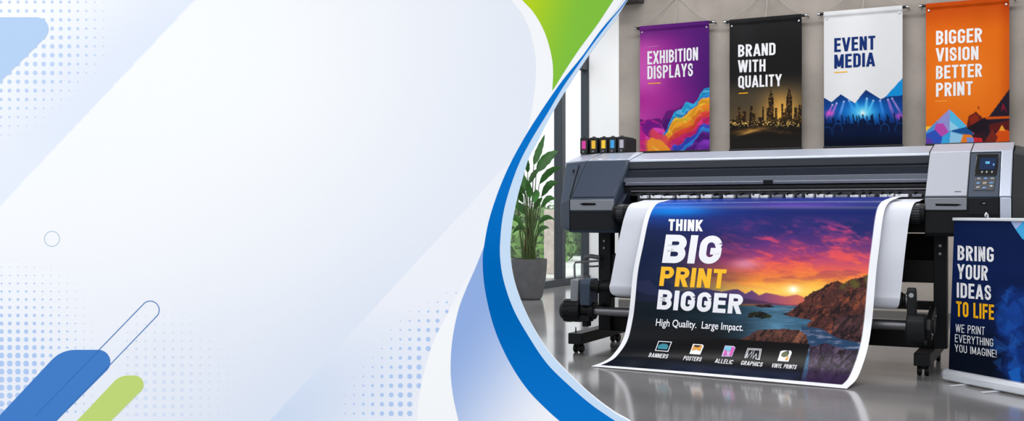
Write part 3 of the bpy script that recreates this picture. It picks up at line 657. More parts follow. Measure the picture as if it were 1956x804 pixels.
# control side
quad('top_trim', XRi, XRo, 'C', 0, 1, M_silver, rh, .005)
xp = onF(1849, 385).x
quad('front_panel', XRi+.003, xp-.006, 'S', .02, .99, M_silver2, rh, .010, .004)
dr = quad('drawer', XRi+.003, xp-.006, 'F', ZH0-.002, ZH1, M_mid, rh, .012, .004)
quadS('grip_slot', [(1787, 389), (1830, 389.5), (1838, 391), (1828, 393.5), (1788, 393)], onF, nF, M_deep, dr, .0135, 0)
quad('lower_panel', XRi+.003, XRo-.03, 'F', ZB+.02, ZH0-.01, M_black, rh, .006)
quadS('model_mark', [(1823.5, 367.8), (1836, 367.8), (1836, 369), (1823.5, 369)], onS, n_s, M_deep, rh, .0108, 0, 0)
for xq in (XRi, xp-.003): quad('seam', xq-.003, xq+.003, 'C', 0, 1, M_deep, rh, .0062, 0)
# silver surround and dark display panel
xs1 = XRo-.062
quad('display_surround', xs1, XRo+.001, 'S', -.0, 1.0, M_silver, rh, .012, .005)
quad('display_surround', xs1+.004, XRo+.001, 'F', ZB+.0, ZH1, M_silver, rh, .010, .005)
quad('display_panel', xp, xs1-.002, 'S', 0, .95, M_body, rh, .008, .004)
quad('display_panel', xp, xs1-.002, 'F', ZH0-.03, ZH1, M_lower, rh, .008, .004)
ds = quadS('display', [(1866, 297), (1909, 297), (1904, 338), (1861, 338)], onS, n_s, mat('display_bezel', (12, 13, 15), .2, coat=.5), rh, .014, .003)
M_scr = mat('display_screen_navy', (24, 36, 60), .15, spec=.2, emit=(34, 54, 92), estr=.3)
quadS('screen', [(1873, 305), (1904, 305), (1900, 327), (1870.5, 327)], onS, n_s, M_scr, ds, .0155, 0, 0)
M_cy = mat('icon_cyan', (60, 130, 165), .4, emit=(60, 140, 180), estr=.4); M_ic = mat('icon_white', (150, 155, 162), .5)
M_ib = mat('icon_blue', (70, 118, 168), .5, emit=(70, 118, 168), estr=.12)
quadS('screen_icon', [(1883, 312), (1891, 312), (1890.4, 316.5), (1882.4, 316.5)], onS, n_s, M_cy, ds, .0162, 0, 0)
quadS('screen_icon', [(1897, 316), (1900, 316), (1899.5, 320), (1896.5, 320)], onS, n_s, M_ib, ds, .0162, 0, 0)
for u in (1876, 1885, 1895): quadS('touch_key', [(u-1, 330), (u+1.4, 330), (u+1, 333.5), (u-1.4, 333.5)], onS, n_s, M_ic, ds, .0150, 0, 0)
kp = quadS('keypad', [(1863, 341), (1903, 341), (1899, 366), (1859, 366)], onS, n_s, mat('keypad_dark', (40, 43, 49), .35), rh, .0115, .003)
for k, (u, v) in enumerate([(1870, 344), (1883, 343.5), (1895.5, 343.5), (1868.5, 352.5), (1881, 352.5), (1893.5, 352), (1868, 360.5), (1880, 361.5), (1893.5, 358)]):
    wd, hg = (3.4, 1.7) if k not in (5, 7) else (4.2, 1.3)
    r = [(u+wd*math.cos(a*math.pi/6)*(.85+.15*(a % 2)), v+hg*math.sin(a*math.pi/6)) for a in range(12)] if k in (0, 1, 2, 8) else [(u-wd, v+hg), (u-wd+1.2, v-hg), (u+wd, v-hg), (u+wd-1.2, v+hg)]
    b_ = quadS('button', r, onS, n_s, (M_ib if k in (1, 3, 5, 7) else mat('icon_tan', (190, 164, 150), .5) if k == 4 else M_ic), kp, .0132, 0, 0)
    if k in (0, 2, 4, 6): quadS('button_symbol', [(u-1.8, v+.8), (u, v-1.2), (u+2, v+.8)], onS, n_s, mat('keypad_dark', (40, 43, 49)), kp, .0137, 0, 0)
quadS('lock_badge', [(1879+6.5*math.cos(a*math.pi/8), 388.5+3*math.sin(a*math.pi/8)) for a in range(16)], onF, nF, M_deep, rh, .0095, 0, 0)
quadS('lock_badge', [(1876, 389.2), (1878, 387.4), (1883, 387.6), (1882, 389)], onF, nF, M_ic, rh, .0100, 0, 0)
# long middle section
Lm, Rm = XLi-.002, XRi+.002
MB().prof([(YS, ZS-.012), (YS+.01, ZS), (YC, ZT-.004), (YBk, ZT-.004), (YBk, ZS-.05), (YS+.02, ZS-.05)], Lm, Rm).build('top_cover', M_silver, pr, bev=.006)
MB().prof([(YS-.01, 1.293), (YS-.002, ZS-.014), (YBk-.02, ZS-.02), (YBk-.02, 1.28), (YS+.02, 1.28)], Lm, Rm).build('fascia', mat('fascia_grey', (48, 51, 58), .4, spec=.16), pr, bev=.004)
cv = MB().prof([(YF+.175, 1.185), (YF+.19, 1.215), (YS-.03, 1.275), (YS-.005, 1.29), (YS+.03, 1.29), (YF+.21, 1.19)], Lm, Rm).build('front_cover', M_gloss, pr, bev=.004)
MB().prof([(YF+.172, 1.196), (YF+.186, 1.228), (YF+.196, 1.228), (YF+.19, 1.196)], Lm, Rm).build('cover_reflection_band', mat('cover_reflection_grey', (92, 97, 110), .3, metal=.5), cv, bev=.002)  # grey strip stands in for the soft reflection on the cover
MB().prof([(YF+.155, 1.172), (YF+.155, 1.19), (YF+.17, 1.198), (YF+.20, 1.198), (YF+.20, 1.172)], Lm+.02, Rm).build('cover_rail', mat('rail_grey_blue', (88, 92, 106), .3, metal=.55), pr, bev=.003)
cl_ = onF(1456, 340).x
MB().box(cl_-.03, cl_+.03, YF+.14, YF+.17, 1.175, 1.2).build('cover_latch', M_black, cv, bev=.003)
MB().prof([(YF+.2, 1.1), (YF+.2, 1.168), (YF+.4, 1.18), (YF+.4, 1.1)], Lm, Rm).build('carriage_beam', mat('carriage_beam_dark', (40, 40, 43), .35, metal=.5), pr, bev=.003)
MB().prof([(YF+.17, 1.128), (YF+.17, 1.14), (YF+.2, 1.15), (YF+.2, 1.12)], Lm+.06, Rm).build('guide_rail', M_dsteel, pr, bev=.002)
MB().prof([(YBk-.1, .9), (YBk-.1, 1.3), (YBk, 1.3), (YBk, .9)], Lm, Rm).build('rear_panel', M_black, pr)
MB().prof([(YF+.13, .9), (YF+.13, 1.03), (YF+.2, 1.062), (YBk-.1, 1.062), (YBk-.1, .9)], Lm, Rm).build('platen', M_black, pr, bev=.004)
rg = random.Random(3); x = Lm+.14; M_clip = mat('media_clip_white', (222, 224, 232), .35); M_clip2 = mat('media_clip_grey', (120, 124, 136), .35, metal=.5)
while x < Rm-.05:
    wd = rg.choice([.03, .05, .07, .075, .045]); wd = min(wd, Rm-.03-x)
    c_ = MB().box(x, x+wd, YF+.13, YF+.2, 1.082, 1.082+rg.uniform(.016, .027)).build('media_clip', M_clip if rg.random() < .75 else M_clip2, pr, bev=.003)
    MB().tube((x+wd*.3, YF+.12, 1.105), (x+wd*.3, YF+.19, 1.112), .006, 10).build('clip_roller', M_deep, c_, smooth=50)
    x += wd+rg.uniform(.006, .03)
MB().box(Lm+.1, Rm, YF+.19, YF+.22, 1.064, 1.125).build('clip_bar', mat('clip_bar_dark', (50, 52, 58), .35, metal=.5), pr)
MB().prof([(YF-.0, 1.0), (YF+.06, 1.07), (YF+.13, 1.12), (YF+.2, 1.12), (YF+.2, .98)], XLi-.003, XLi+.045).build('inner_guard', mat('inner_guard_blue_black', (30, 34, 48), .2, spec=.4), pr, bev=.006)
ry, rz, rr_ = 6.775, .982, .062
gr = MB().tube((Lm+.0, ry, rz), (Rm-.0, ry, rz), rr_, 40).build('guide_roller', M_black, pr, smooth=40)
for xa, xb in ((Lm+.03, Lm+.075), (Rm-.075, Rm-.028)):
    e = MB()
    for k in range(24):
        a = 2*math.pi*k/24; e.box(xa, xb, -.006, .006, rr_-.006, rr_+.001, Matrix.Translation((0, ry, rz)) @ Matrix.Rotation(a, 4, 'X'))
    e.tube((xa+.002, ry, rz), (xb-.002, ry, rz), rr_-.002, 32).build('roller_end', mat('roller_end_grey', (48, 50, 54), .3, metal=.5), gr, smooth=40)
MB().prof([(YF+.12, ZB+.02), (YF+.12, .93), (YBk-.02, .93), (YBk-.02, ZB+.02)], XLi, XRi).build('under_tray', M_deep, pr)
# stand
zf0, zf1 = .066, .142
def foot(x0, x1, xa, xb):
    f = MB().box(x0, x1, YF, 7.62, zf0, zf1).build('foot', M_frm, pr, bev=.004)
    for y in (YF+.075, 7.52):
        xm = (x0+x1)/2
        c_ = MB().box(xm-.022, xm+.022, y-.02, y+.02, .045, zf0+.002).tube((xm, y, .04), (xm, y, zf0), .012).build('caster', M_frm, f, bev=.003)
        for s_ in (-1, 1): c_w = MB().tube((xm+s_*.008, y, .031), (xm+s_*.034, y, .031), .031, 28).build('caster', M_black, f, bev=.005)
    MB().box(xa, xb, 7.08, 7.17, zf1-.005, ZB+.01).build('column', M_frm, pr, bev=.004)
    for z in (.73, .78): MB().tube(((xa+xb)/2, 7.07, z), ((xa+xb)/2, 7.085, z), .009, 14).build('column_bolt', M_dsteel, pr, smooth=50)
fl_ = onF(1085, 640).x, onF(1110, 640).x
fr_ = onF(1745, 690).x, onF(1777, 690).x
foot(*fl_, atY(1143, 500, 7.08).x, atY(1166, 500, 7.08).x)
foot(*fr_, atY(1783, 560, 7.08).x, atY(1809, 560, 7.08).x)
MB().tube((sum(fl_)/2-.03, YF+.09, zf1), (sum(fl_)/2-.03, YF+.09, zf1+.035), .006, 10, .003).build('levelling_pin', M_frm, pr)
xa, xb = atY(1160, 500, 7.08).x, atY(1790, 560, 7.08).x
MB().box(xa, xb, 7.1, 7.16, .545, .69).build('cross_beam', M_black, pr, bev=.004)
MB().box(xa, xb, 7.12, 7.18, .372, .426).build('cross_beam', M_black, pr, bev=.004)
MB().box(xa, xb, 7.12, 7.2, .13, .24).build('cross_beam', M_black, pr, bev=.004)
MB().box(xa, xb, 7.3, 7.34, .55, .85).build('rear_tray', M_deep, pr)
# take-up system under the media
def atx(u, y): return atY(u, 560, y).x
yt, zt, rt = 6.66, .468, .03
MB().tube((atx(1130, yt), yt, zt+.012), (atx(1168, yt), yt, zt+.012), .03, 24).build('media_shaft', M_black, pr, smooth=40)
MB().tube((atx(1140, yt), yt, zt+.012), (atx(1147, yt), yt, zt+.012), .043, 24).build('shaft_collar', M_black, pr, bev=.003)
MB().tube((atx(1168, yt), yt, zt), (atx(1711, yt), yt, zt), rt, 28).build('media_shaft', M_black, pr, smooth=40)
for u in (1720, 1725, 1731): MB().tube((atx(u, yt), yt, zt), (atx(u+5, yt), yt, zt), .045 if u != 1725 else .036, 26).build('shaft_collar', M_black if u != 1731 else M_dsteel, pr, bev=.003)
MB().tube((atx(1736, yt), yt, zt), (atx(1742, yt), yt, zt), .016, 18).build('shaft_pin', M_steel, pr, smooth=40)
yl, zl = 6.70, .312
MB().tube((atx(1130, yl), yl, zl), (atx(1735, yl), yl, zl), .03, 32).build('take_up_tube', mat('take_up_steel', (120, 120, 124), .32, metal=.85), pr, smooth=40)
# take-up motor at the ink side
mo = MB().tube((atx(1079, yl), yl, zl-.006), (atx(1112, yl), yl, zl-.006), .077, 36).build('take_up_motor', M_black, pr, bev=.012, seg=3)
MB().tube((atx(1074, yl), yl, zl-.006), (atx(1080, yl), yl, zl-.006), .06, 32).build('motor_cap', M_lower, mo, bev=.01)
for k in range(12):
    a = 2*math.pi*k/12; MB().box(atx(1081, yl), atx(1092, yl), -.006, .006, .074, .080, Matrix.Translation((0, yl, zl-.006)) @ Matrix.Rotation(a, 4, 'X')).build('grip_rib', M_black, mo)
MB().tube((atx(1112, yl), yl, zl), (atx(1127, yl), yl, zl), .047, 28).build('motor_flange', M_black, mo, bev=.006)
MB().tube((atx(1127, yl), yl, zl), (atx(1137, yl), yl, zl), .06, 28).build('motor_flange', M_black, mo, bev=.004)
MB().box(atx(1108, yl), atx(1131, yl), yl-.05, yl+.03, zl-.075, zl-.03).build('motor_mount', M_black, mo, bev=.006)
bx = MB().prof([(yl-.07, .35), (yl-.07, .5), (yl-.045, .53), (yl+.09, .53), (yl+.09, .35)], atx(1107, yl-.07), atx(1126, yl-.07)).build('drive_housing', M_body, pr, bev=.008)
MB().box(atx(1092, yl), atx(1108, yl), yl-.03, yl+.08, .345, .525).build('drive_plate', mat('drive_plate_grey', (120, 124, 130), .4, metal=.4), pr, bev=.01)
MB().box(atx(1113, yl), atx(1123, yl), yl-.01, yl+.06, .2, .36).build('drive_bracket', M_black, pr, bev=.004)
MB().box(atx(1150, 7.0), atx(1160, 7.0), yl+.02, 7.1, .42, .5).build('arm', M_frm, pr, bev=.004)
MB().box(atx(1126, 7.0), atx(1148, 7.0), yl, 7.1, .27, .33).build('arm', M_frm, pr, bev=.004)
# sensor post with translucent guard beside the stand
yg = 7.0
sg = MB().path([atY(1098, 540, yg), atY(1097, 506, yg), atY(1099, 501, yg), atY(1130, 499, yg), atY(1146, 498, yg)], .008, 10).build('sensor_arm', M_dsteel, pr, smooth=60)
MB().path([atY(1117, 492, yg+.05), atY(1128, 489, yg+.05), atY(1146, 492, yg+.05)], .016, 12).build('hose', mat('hose_grey', (84, 86, 90), .4), pr, smooth=60)
MB().path([atY(1146, 508, yg+.05), atY(1128, 509, yg+.05), atY(1117, 506, yg+.05)], .007, 8).build('hose', mat('hose_grey', (84, 86, 90), .4), pr, smooth=60)
gl2 = M_glass
MB().prism([atY(1099, 504, yg), atY(1114, 503, yg), atY(1114, 534, yg), atY(1096, 536, yg)], (0, .006, 0)).build('clear_guard', gl2, pr)
# bracket and gearbox at the control side
yk = 6.64
MB().prof([(yk-.02, .32), (yk-.03, .5), (yk-.02, .53), (yk+.0, .545), (yk+.03, .53), (yk+.045, .5), (yk+.05, .32)], atx(1733, yk), atx(1750, yk)).build('bracket', M_frm, pr, bev=.006)
gb = MB()
xk0, xk1 = atx(1731, yk-.03), atx(1768, yk-.03)
gb.prof([(yk-.07, .235), (yk-.085, .28), (yk-.075, .35), (yk-.03, .385), (yk+.08, .385), (yk+.14, .33), (yk+.12, .24), (yk+.02, .2)], xk0, xk1)
g_ = gb.build('gearbox', M_frm, pr, bev=.012, seg=3)
MB().prof([(yk-.02, .24), (yk-.03, .3), (yk+.02, .36), (yk+.25, .42), (yk+.3, .37), (yk+.26, .3), (yk+.05, .23)], xk1-.004, xk1+.03).build('gearbox_cover', M_black, g_, bev=.006)
MB().tube((xk1+.028, yk+.07, .31), (xk1+.04, yk+.07, .31), .04, 24).build('gear_disc', M_frm, g_, bev=.003)
for y, z in ((yk+.01, .27), (yk+.2, .36)): MB().tube((xk1+.028, y, z), (xk1+.038, y, z), .008, 12).build('screw', M_dsteel, g_, smooth=50)
MB().tube((atx(1742, yk)-.0, yk-.035, .5), (atx(1742, yk), yk-.02, .5), .014, 16).build('screw', M_steel, pr, smooth=50)
# ink tray on the housing
zk = ZT+.006
ty = 7.345
MB().box(-3.165, XLi-.0, ty, YBk-.02, ZT-.01, zk).build('cartridge_tray', M_black, pr, bev=.003)

# ---- ink cartridges standing on the tray
M_cart = mat('cartridge_black', (20, 20, 22), .35, spec=.4)
yc = ty+.012; SPX = [1115, 1133.5, 1152.5, 1169.5, 1187]
cart_labels = [('black ink cartridge with magenta window, first in the row', (206, 48, 150)), ('black ink cartridge with amber yellow window next to the magenta one', (232, 178, 40)), ('black ink cartridge with bright yellow window next to the blue one', (240, 196, 40)), ('black ink cartridge with cyan blue window', (46, 150, 210)), ('black ink cartridge with pale grey window, last in the row', (172, 168, 180))]
zc1 = atY(1150, 262, yc).z
def cart(x, label, rgb, src=None):
    t = thing('ink_cartridge', label, 'ink cartridge', (x, yc, zk), 'ink cartridges on the printer')
    return t
hw = .031
t0 = cart(0, *cart_labels[0])
t0.location = (0, yc, zk); ORI[t0.name] = Vector((0, yc, zk))
MB().box(-hw, hw, yc, yc+.235, zk, zc1-.006).build('body', M_cart, t0, bev=.004)
MB().box(-hw+.004, hw-.004, yc-.006, yc+.2, zc1-.012, zc1).build('lid', M_cart, t0, bev=.003)
MB().tube((0, yc+.012, zc1-.001), (0, yc+.012, zc1+.007), .012, 16).build('cap', M_cart, t0, smooth=50)
MB().box(-.012, .012, yc-.008, yc+.01, zk+.004, zk+.026).build('latch', mat('latch_dark_grey', (52, 54, 58), .35), t0, bev=.002)
MB().tube((0, yc-.010, zk+.015), (0, yc-.004, zk+.015), .004, 10).build('latch_pin', M_ic, t0, smooth=50)
wobj = MB().tube((0, yc+.008, zk+.036), (0, yc+.008, zc1-.024), .019, 24).build('ink_window', mat('ink_window_0', (206, 48, 150), .25, spec=.5), t0, smooth=50)
kids = list(t0.children)
for i, (lab, rgb) in enumerate(cart_labels):
    if i == 0: t = t0
    else:
        t = t0.copy(); COL.objects.link(t); t['label'] = lab
        for c_ in kids:
            d = c_.copy(); COL.objects.link(d); d.parent = t
            if c_ == wobj: d.data = c_.data.copy(); d.data.materials[0] = mat('ink_window_%d' % i, rgb, .25, spec=.5)
    t.location.x = atY(SPX[i], 280, yc).x

# ================================================================== MEDIA AND PRINT
M_paper = mat('white_media', (226, 227, 231), .38, spec=.4)
def ruled(Lp, Rp, n, fixed=None):
    a = [atY(u, v, y) if y is not None else atZ(u, v, .004) for u, v, y in Lp]; b = [atY(u, v, y) if y is not None else atZ(u, v, .004) for u, v, y in Rp]
    return cat_rom(a, n), cat_rom(b, n)
ms = thing('media_roll_sheet', 'plain white media sheet hanging from the printer behind the sunset print', 'media sheet', (-1.7, 6.67, .42))
Ls = [(1232, 382, 6.86), (1219.5, 385.5, 6.80), (1203, 391, 6.735), (1193, 413, 6.688), (1185, 445, 6.665), (1174.7, 494, 6.635), (1167, 535, 6.618), (1164, 549, 6.613), (1168, 561, 6.63), (1178, 566, 6.66)]
Rs = [(1764, 380, 6.86), (1757, 384, 6.80), (1746, 389, 6.735), (1738.5, 411, 6.688), (1734, 440, 6.665), (1728, 490, 6.635), (1721, 556, 6.618), (1719, 572, 6.613), (1716, 585, 6.63), (1709, 591, 6.66)]
la, ra = ruled(Ls, Rs, 70)
s = np.linspace(0, 1, 30)[None, :, None]; P = la[:, None]*(1-s)+ra[:, None]*s
grid_print('sheet', P, np.zeros(P.shape)+lin((208, 211, 221)), printmat('media_paper', .36, .3), ms)
# the sunset print
Lq = [(1272, 381.5, 6.85), (1261, 384.5, 6.785), (1244, 391, 6.71), (1231, 417, 6.655), (1219.5, 469.5, 6.60), (1209.6, 519, 6.56), (1203.6, 579, 6.51), (1199.6, 609, 6.49), (1189.7, 649, 6.44), (1169.8, 678.6, 6.37), (1150, 693.6, None), (1129, 699.5, None)]
Lq[10] = (1152, 691, 6.30)
Rq = [(1724, 375.5, 6.85), (1713.6, 378.5, 6.785), (1697, 387.4, 6.71), (1687.7, 409.8, 6.655), (1679.7, 469.5, 6.60), (1673.8, 519, 6.56), (1668.8, 579, 6.51), (1665, 619, 6.48), (1658.8, 658.7, 6.42), (1649, 693.5, 6.34), (1636, 724, 6.24), (1617.5, 742.3, None)]
lq, rq = ruled(Lq, Rq, 420)
sp_ = thing('sunset_print', 'large sunset coast print reading THINK BIG PRINT BIGGER curling from printer to floor', 'printed poster', (-1.8, 6.3, .004))
NS = 400
s = np.linspace(0, 1, NS)[None, :, None]
PQ = lq[:, None]*(1-s)+rq[:, None]*s
PQ[..., 2] += .003*np.sin(s[..., 0]*math.pi)*1
UQ, VQ = art_xy(PQ)
TQ = np.linspace(0, 1, 420)[:, None]+0*UQ; SQ = np.linspace(0, 1, NS)[None, :]+0*UQ
def paint_sunset(U, V, S, T):
    n1 = fbm(U/60, V/26, 1); n2 = fbm((U+V*.8)/44+n1*1.5, (V-U*.25)/15, 7); n3 = fbm(U/14, V/9, 13)
    dx = U-1515
    # sky, plus a painted gloss streak near the top
    A = ramp(V+8*(n1-.5), [(378, (30, 40, 120)), (394, (20, 36, 98)), (440, (42, 38, 106)), (470, (100, 48, 118)), (495, (178, 66, 112)), (515, (224, 92, 80)), (535, (240, 140, 56)), (556, (250, 196, 80)), (580, (240, 160, 90))])
    left = ss(1480, 1240, U)
    B = ramp(V, [(378, (20, 46, 140)), (392, (18, 84, 176)), (404, (24, 96, 186)), (416, (22, 56, 130)), (440, (14, 30, 80)), (480, (26, 36, 76)), (520, (44, 48, 76)), (560, (50, 58, 80)), (580, (36, 46, 72))])
    A = A*(1-left[..., None])+B*left[..., None]
    A = mixc(A, (28, 40, 110), np.exp(-((U-1400)/70)**2-((V-420)/26)**2)*.75); A = mixc(A, (20, 34, 96), np.exp(-((U-1650)/60)**2-((V-425)/30)**2)*.85)
    A = mixc(A, (16, 122, 214), np.exp(-((U-1290)/56)**2-((V-402-(U-1290)*.03)/9)**2)*.9*(.6+.6*n1))
    A = mixc(A, (110, 60, 170), np.exp(-((U-1520)/110)**2-((V-392)/5)**2)*.6)  # glossy highlight along the sheet's top, painted into the ink
    n2 = .62*n2+.38*fbm((U+V*.9)/15+n1, (V-U*.3)/5, 19); cloud = ss(.44, .70, n2)*ss(405, 440, V)*ss(1330, 1470, U)
    A = mixc(A, ramp(V+8*n3, [(405, (90, 50, 130)), (440, (180, 58, 118)), (470, (222, 72, 98)), (500, (236, 88, 76)), (530, (240, 130, 60)), (560, (236, 120, 70))]), cloud*.9)
    dk = ss(.52, .68, fbm((U-V)/50+3, (V+U*.12)/13, 23))*ss(395, 430, V)*ss(560, 520, V)
    A = mixc(A, ramp(V, [(400, (30, 36, 100)), (450, (72, 46, 118)), (500, (150, 52, 96)), (550, (170, 76, 70))]), dk*.6*ss(1300, 1420, U))
    A = mixc(A, (22, 28, 66), ss(.5, .68, fbm(U/70+9, (V-U*.1)/16, 29))*left*.6*ss(420, 440, V))
    A = mixc(A, (226, 146, 170), np.exp(-((U-1424)/26)**2-((V-504)/10)**2)*.75)
    st = ss(.5, .7, fbm(U/60, (V-dx*.03)/5, 31)); A = mixc(A, (252, 176, 60), st*np.exp(-((V-545)/20)**2)*ss(1380, 1480, U)*.7)
    A = mixc(A, (255, 208, 92), np.exp(-(dx/80)**2-((V-556)/14)**2)); A = mixc(A, (255, 246, 200), np.exp(-(dx/13)**2-((V-553)/8)**2)); A = mixc(A, (255, 255, 240), np.exp(-(dx/5)**2-((V-553)/5)**2))
    A = mixc(A, (3, 22, 56), ss(1340, 1215, U)*ss(425, 470, V)*.75)
    # hills on the horizon
    hz = pl(U, [(1190, 532), (1232, 536), (1240, 532), (1256, 552), (1300, 556), (1340, 548), (1378, 556), (1408, 551), (1424, 560), (1436, 553), (1450, 563), (1462, 558), (1484, 562), (1500, 566), (1522, 561), (1545, 570), (1580, 575)])-3*(n3-.5)
    A = mixc(A, ramp(U, [(1200, (26, 34, 66)), (1330, (44, 48, 84)), (1430, (92, 62, 110)), (1490, (170, 84, 104)), (1530, (206, 104, 84))]), ss(0, 2, V-hz))
    h2 = pl(U, [(1190, 545), (1240, 560), (1300, 566), (1380, 562), (1430, 568), (1470, 574), (1500, 579), (1560, 580)]); A = mixc(A, ramp(U, [(1200, (18, 24, 48)), (1400, (40, 38, 70)), (1500, (110, 60, 84))]), ss(0, 3, V-h2-3*n3)*.9)
    # water and land
    sea = pl(U, [(1190, 572), (1300, 578), (1400, 580), (1440, 583), (1480, 582), (1560, 586)])
    wt = ramp(U, [(1200, (10, 22, 32)), (1330, (18, 34, 44)), (1420, (40, 66, 84)), (1480, (72, 112, 138)), (1560, (50, 92, 122)), (1660, (40, 60, 84))])
    rp = fbm(U/26, V/2.6, 37); wt = wt*(.7+.6*rp[..., None]); wt = mixc(wt, (196, 170, 150), np.exp(-((U-1512)/14)**2)*ss(.5, .7, rp)*np.exp(-((V-590)/14)**2)*.8)
    wt = mixc(wt, (8, 14, 20), ss(600, 640, V)*ss(1470, 1330, U)); A = A*(1-ss(0, 1.5, V-sea)[..., None])+wt*ss(0, 1.5, V-sea)[..., None]
    A = mixc(A, (150, 100, 50), np.exp(-((V-582)/1.8)**2)*np.exp(-((U-1430)/26)**2)*.8)
    def rock(poly, c0, c1, sd, lit=(150, 78, 52)):
        nonlocal A
        j = 5*(fbm(U/8, V/8, sd)-.5); m = inside(U+j, V+j, poly)*1.
        k = fbm((U+V*.8)/12, (V-U*.9)/34, sd+3)*.6+.4*fbm(U/6, V/5, sd+4); f = np.abs(fbm((U+V*.8)/13, (V-U*.9)/40, sd+5)-.5)*2
        c = np.array(c0)*(1-k[..., None])+np.array(c1)*k[..., None]; c = mixc(c, lit, ss(.5, .75, k)*.7); c = mixc(c, (20, 14, 18), ss(.16, .02, f)*.8); f2 = np.abs(fbm(U/7+V/9, V/4-U/14, sd+9)-.5)*2; c = mixc(c, (26, 16, 20), ss(.14, .0, f2)*.6)*.92
        A = A*(1-m[..., None])+c*m[..., None]
    rock([(1430, 598), (1450, 594), (1462, 597), (1476, 604), (1466, 608), (1424, 606)], (20, 28, 24), (60, 66, 40), 51, (86, 84, 50))
    rock([(1442, 583), (1470, 582), (1480, 587), (1450, 588)], (34, 26, 30), (80, 54, 44), 52)
    rock([(1494, 600), (1512, 592), (1530, 578), (1543, 563), (1556, 556), (1572, 549), (1586, 540), (1600, 537), (1614, 541), (1628, 533), (1650, 528), (1676, 517), (1680, 660), (1640, 664), (1612, 650), (1590, 640), (1560, 634), (1540, 622), (1552, 612), (1520, 606)], (54, 28, 34), (132, 74, 56), 53, (186, 90, 56))
    gn = ss(10, 3, V-pl(U, [(1590, 545), (1620, 545), (1680, 522)]))*(inside(U, V, [(1586, 562), (1612, 541), (1676, 517), (1676, 546), (1640, 552), (1612, 556)])*1.); A = mixc(A, (86, 84, 36), np.clip(gn+.7*(inside(U, V, [(1600, 560), (1640, 534), (1672, 524), (1670, 540), (1630, 552)])*1.), 0, 1)*ss(.35, .6, fbm(U/9, V/6, 61))*.85)
    rock([(1585, 640), (1600, 606), (1640, 600), (1672, 606), (1668, 650), (1630, 660)], (46, 30, 42), (112, 70, 66), 54, (142, 84, 74))
    wv = inside(U, V, [(1530, 622), (1570, 628), (1600, 646), (1660, 658), (1656, 690), (1540, 680)]); A = np.where(wv[..., None], mixc(full(U, (36, 62, 92)), (130, 130, 156), ss(.5, .75, fbm(U/16, V/4, 63))*.8), A)
    rock([(1420, 645), (1446, 632), (1490, 628), (1526, 630), (1540, 640), (1545, 658), (1480, 656), (1400, 654)], (56, 34, 36), (130, 82, 64), 55, (166, 104, 78))
    rock([(1546, 660), (1580, 656), (1620, 668), (1660, 668), (1650, 740), (1540, 740)], (34, 26, 44), (96, 76, 100), 56, (110, 92, 120))
    A = mixc(A, (40, 26, 62), ss(690, 735, V)*.8)
    # black strip for the services
    bs = pl(U, [(1180, 630), (1330, 642), (1440, 650), (1550, 657)]); er = pl(V, [(640, 1551), (725, 1530)])
    A = mixc(A, (13, 13, 15), ss(-26, 0, V-bs)*ss(1400, 1300, U)*.9); A = mixc(A, (14, 14, 16), ss(-.5, .8, V-bs)*ss(1, -1, U-er))
    A = mixc(A, (20, 32, 60), ss(44, 62, V-bs)*ss(4, -10, U-er)*.8)
    A = mixc(A, (12, 16, 24), ss(560, 640, V)*ss(1330, 1230, U)*.7)
    # white margin
    mg = np.maximum(np.maximum(ss(.0225, .0205, S), ss(.969, .9715, S)), ss(.9655, .968, T))
    return mixc(A, (234, 235, 240), mg)
grid_print('print_sheet', PQ, lin(paint_sunset(UQ, VQ, SQ, TQ)), printmat('glossy_photo_print', .3, .1, .0), sp_)
# placing lettering on the curved sheet: nearest cell of the surface, then along it
_u, _v = UQ.ravel(), VQ.ravel()
nrm = np.cross(np.gradient(PQ, axis=1), np.gradient(PQ, axis=0)); nrm /= np.linalg.norm(nrm, axis=-1)[..., None]
if nrm[200, 200, 1] > 0: nrm = -nrm
def on_print(u, v, lift=.0016):
    i = int(np.argmin((_u-u)**2+(_v-v)**2)); r, c = divmod(i, NS); r = min(max(r, 1), 418); c = min(max(c, 1), NS-2)
    du = np.array([UQ[r, c+1]-UQ[r, c-1], VQ[r, c+1]-VQ[r, c-1]])/2; dv = np.array([UQ[r+1, c]-UQ[r-1, c], VQ[r+1, c]-VQ[r-1, c]])/2
    a, b = np.linalg.solve(np.array([du, dv]).T, np.array([u-UQ[r, c], v-VQ[r, c]]))
    p = PQ[r, c]+a*(PQ[r, c+1]-PQ[r, c-1])/2+b*(PQ[r+1, c]-PQ[r-1, c])/2+nrm[r, c]*lift
    return Vector(p)
M_lp = mat('print_lettering_white', (238, 238, 244), .35, spec=.4); M_ly = mat('print_lettering_yellow', (248, 186, 10), .35, spec=.4)
for txt, bl, br, tl, m, w_, t_, g_ in [('THINK', (1276.5, 440.5), (1341.5, 442), (1277.5, 418.5), M_lp, .52, .2, .1), ('BIG', (1264.5, 502), (1374.5, 504.5), (1272.5, 448), M_lp, .72, .235, .1),
        ('PRINT', (1259, 546), (1384, 551.5), (1263.5, 509), M_ly, .64, .215, .1), ('BIGGER', (1254.5, 590.5), (1416.5, 600), (1258.5, 553), M_lp, .66, .22, .1)]:
    lettering('lettering', txt, bl, br, tl, on_print, m, sp_, w_, t_, g_)
